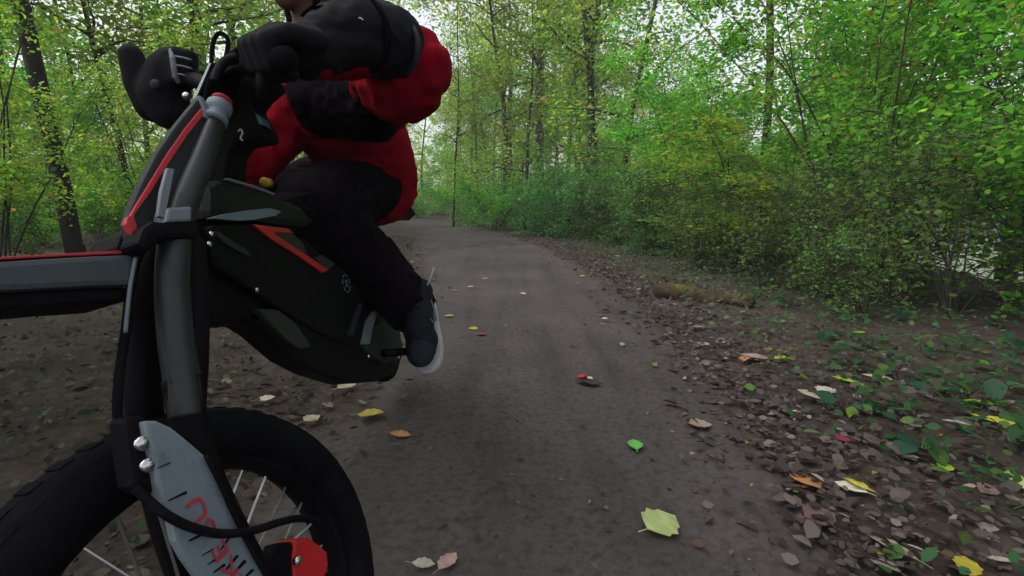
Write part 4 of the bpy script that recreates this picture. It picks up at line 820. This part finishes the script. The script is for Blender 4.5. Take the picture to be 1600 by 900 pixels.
def right_glove():
    D = 1.0; q = lambda px, py, d=0.: Y(px, py, D + d); mb = MB()
    mb.cap(wrR, .030, q(264, 172), .034); mb.cap(q(264, 172), .036, q(256, 148), .043); mb.cap(q(256, 148), .043, q(264, 112), .038)
    for i in range(4):
        y0 = 84 + 13.5 * i
        mb.cap(q(256, y0 + 1, -.012), .0125, q(276, y0 - 2, -.030), .0115); mb.cap(q(276, y0 - 2, -.030), .0112, q(297, y0 + 3, -.026), .0108); mb.cap(q(297, y0 + 3, -.026), .0108, q(302, y0 + 6, .01), .0100)
    mb.cap(q(238, 166, .01), .030, q(217, 128, .0), .026); mb.cap(q(217, 128, 0), .025, q(205, 88, -.005), .0215)
    o = mb.organic('glove', M['pad'], person, .0045, 3)
    for i in range(3):
        y0 = 91 + 13.5 * i; t = MB(); t.tube([q(274, y0 - 3, -.0425), q(286, y0 - 1, -.041), q(297, y0 + 2, -.038), q(304, y0 + 5, -.02)], .0017, 5); t.build('piping', M['light'], o)
    t = MB(); t.tube([q(268, 78, -.034), q(270, 92, -.042), q(272, 106, -.043), q(274, 120, -.041), q(280, 128, -.034)], .0048, 8); t.build('knuckle_band', M['light'], o)
    t = MB(); t.ball(q(243, 132, -.047), (.009, .006, .009)); t.build('patch', M['dkgrey'], o)
    return o
glr = right_glove(); glr['label'] = 'glove with pale piping between the fingers'
# helmet with chin strap, only its lower rim is in the picture
h_ = MB(); h_.lathe(head + fu * .035, fu, [(.118, -.075), (.132, -.03), (.134, .02), (.122, .075), (.090, .115), (.045, .135), (.004, .140), (.004, .130), (.085, .105), (.112, .06), (.120, 0), (.108, -.072)], 40)
he = h_.build('helmet', M['gloss'], person, True)
q = MB(); q.tube([head + fs_ * .10 + fd * .02 - fu * .05, head + fs_ * .06 + fd * .03 - fu * .12, head + fd * .03 - fu * .128, head - fs_ * .06 + fd * .03 - fu * .12, head - fs_ * .10 + fd * .02 - fu * .05], .008, 6); q.build('chin_strap', M['cloth'], he, True)
sc = MB(); sc.cap(neck + [-.03, -.02, -.03], .07, neck + [.03, .0, -.02], .07); sc.organic('neck_warmer', M['cloth'], person, .01, 5, .004, .05)
# shoes
def shoe(ank, toe, near):
    fw = unit(toe - ank - np.array([0, 0, -.0])); u0 = np.array([-.16, -.9, .40]); upv = unit(u0 - fw * np.dot(u0, fw)); sv = np.cross(upv, fw)
    mb = MB(); heel = ank - fw * .01 - upv * .015
    mb.cap(ank, .046, heel, .044); mb.cap(ank, .046, toe - fw * .09 + upv * .012, .044); mb.cap(heel, .040, toe - fw * .05, .044); mb.cap(toe - fw * .07 + sv * .008, .045, toe - fw * .035, .042)
    o = mb.organic('shoe', M['shoe'], person, .006, 4, .0015, .04)
    prof = [(-.045, .030), (-.05, 0), (-.045, -.030)]; L = np.linalg.norm(toe - heel); sole = []
    for t, w_ in ((-.08, .016), (0, .036), (.3, .042), (.6, .049), (.78, .052), (.90, .047), (.99, .036), (1.055, .020), (1.075, .006)): sole.append((t, w_))
    c_ = heel + fw * .004
    pts = [c_ + fw * L * t + sv * w_ - upv * .030 for t, w_ in sole] + [c_ + fw * L * t - sv * w_ - upv * .030 for t, w_ in sole[::-1]]
    s2 = MB(); s2.ext(pts, -upv * .024); s2.build('sole', M['white'], o, False, .006)
    tc_ = MB(); tc_.cap(toe - fw * .045 + upv * .007 + sv * .004, .0415, toe - fw * .030 + upv * .005, .042); tc_.organic('toe_cap', M['toecap'], person, .006, 4)
    lc = MB()
    for i in range(4):
        q_ = ank + (toe - ank) * (.18 + .11 * i) + upv * .050; lc.tube([q_ - sv * .022 - upv * .004, q_ + upv * .003, q_ + sv * .022 - upv * .004], .0028, 5)
    tag(lc.build('laces', M['pad'], o), kind='stuff')
    if near:
        a0 = MB(); a0.tube([Y(668, 446, 1.44), Y(674, 430, 1.45), Y(678, 418, 1.46)], .0028, 6); a0.build('pull_tab', M['white'], o, True)
        m0 = MB(); m0.tube([Y(673, 468, 1.405), Y(679, 484, 1.40), Y(681, 500, 1.395), Y(678, 504, 1.392), Y(672, 498, 1.39)], [.0015, .003, .004, .003, .0015], 6); m0.build('side_mark', M['light'], o, True)
    return o
shoe(Y(652, 458, 1.54), Y(659, 568, 1.43), True)
shoe(ankR + [-.06, .1, .05], ankR + np.array([-.04, -.1, -.02]), False)

# ------------------------------------------------------------------ thin haze added to lift the darks and soften contrast
hz = bpy.data.materials.new('contrast_haze'); hz.use_nodes = True; hn = hz.node_tree; hn.nodes.clear()
ho = hn.nodes.new('ShaderNodeOutputMaterial'); hp = hn.nodes.new('ShaderNodeVolumePrincipled'); hp.inputs['Density'].default_value = .0026; hp.inputs['Color'].default_value = (.93, .95, .97, 1)
hn.links.new(hp.outputs[0], ho.inputs['Volume'])
mb = MB(); mb.ext([(-175, -65, -4), (175, -65, -4), (175, 305, -4), (-175, 305, -4)], (0, 0, 26))
tag(mb.build('haze', hz), 'thin haze added under the trees to soften contrast', kind='stuff')
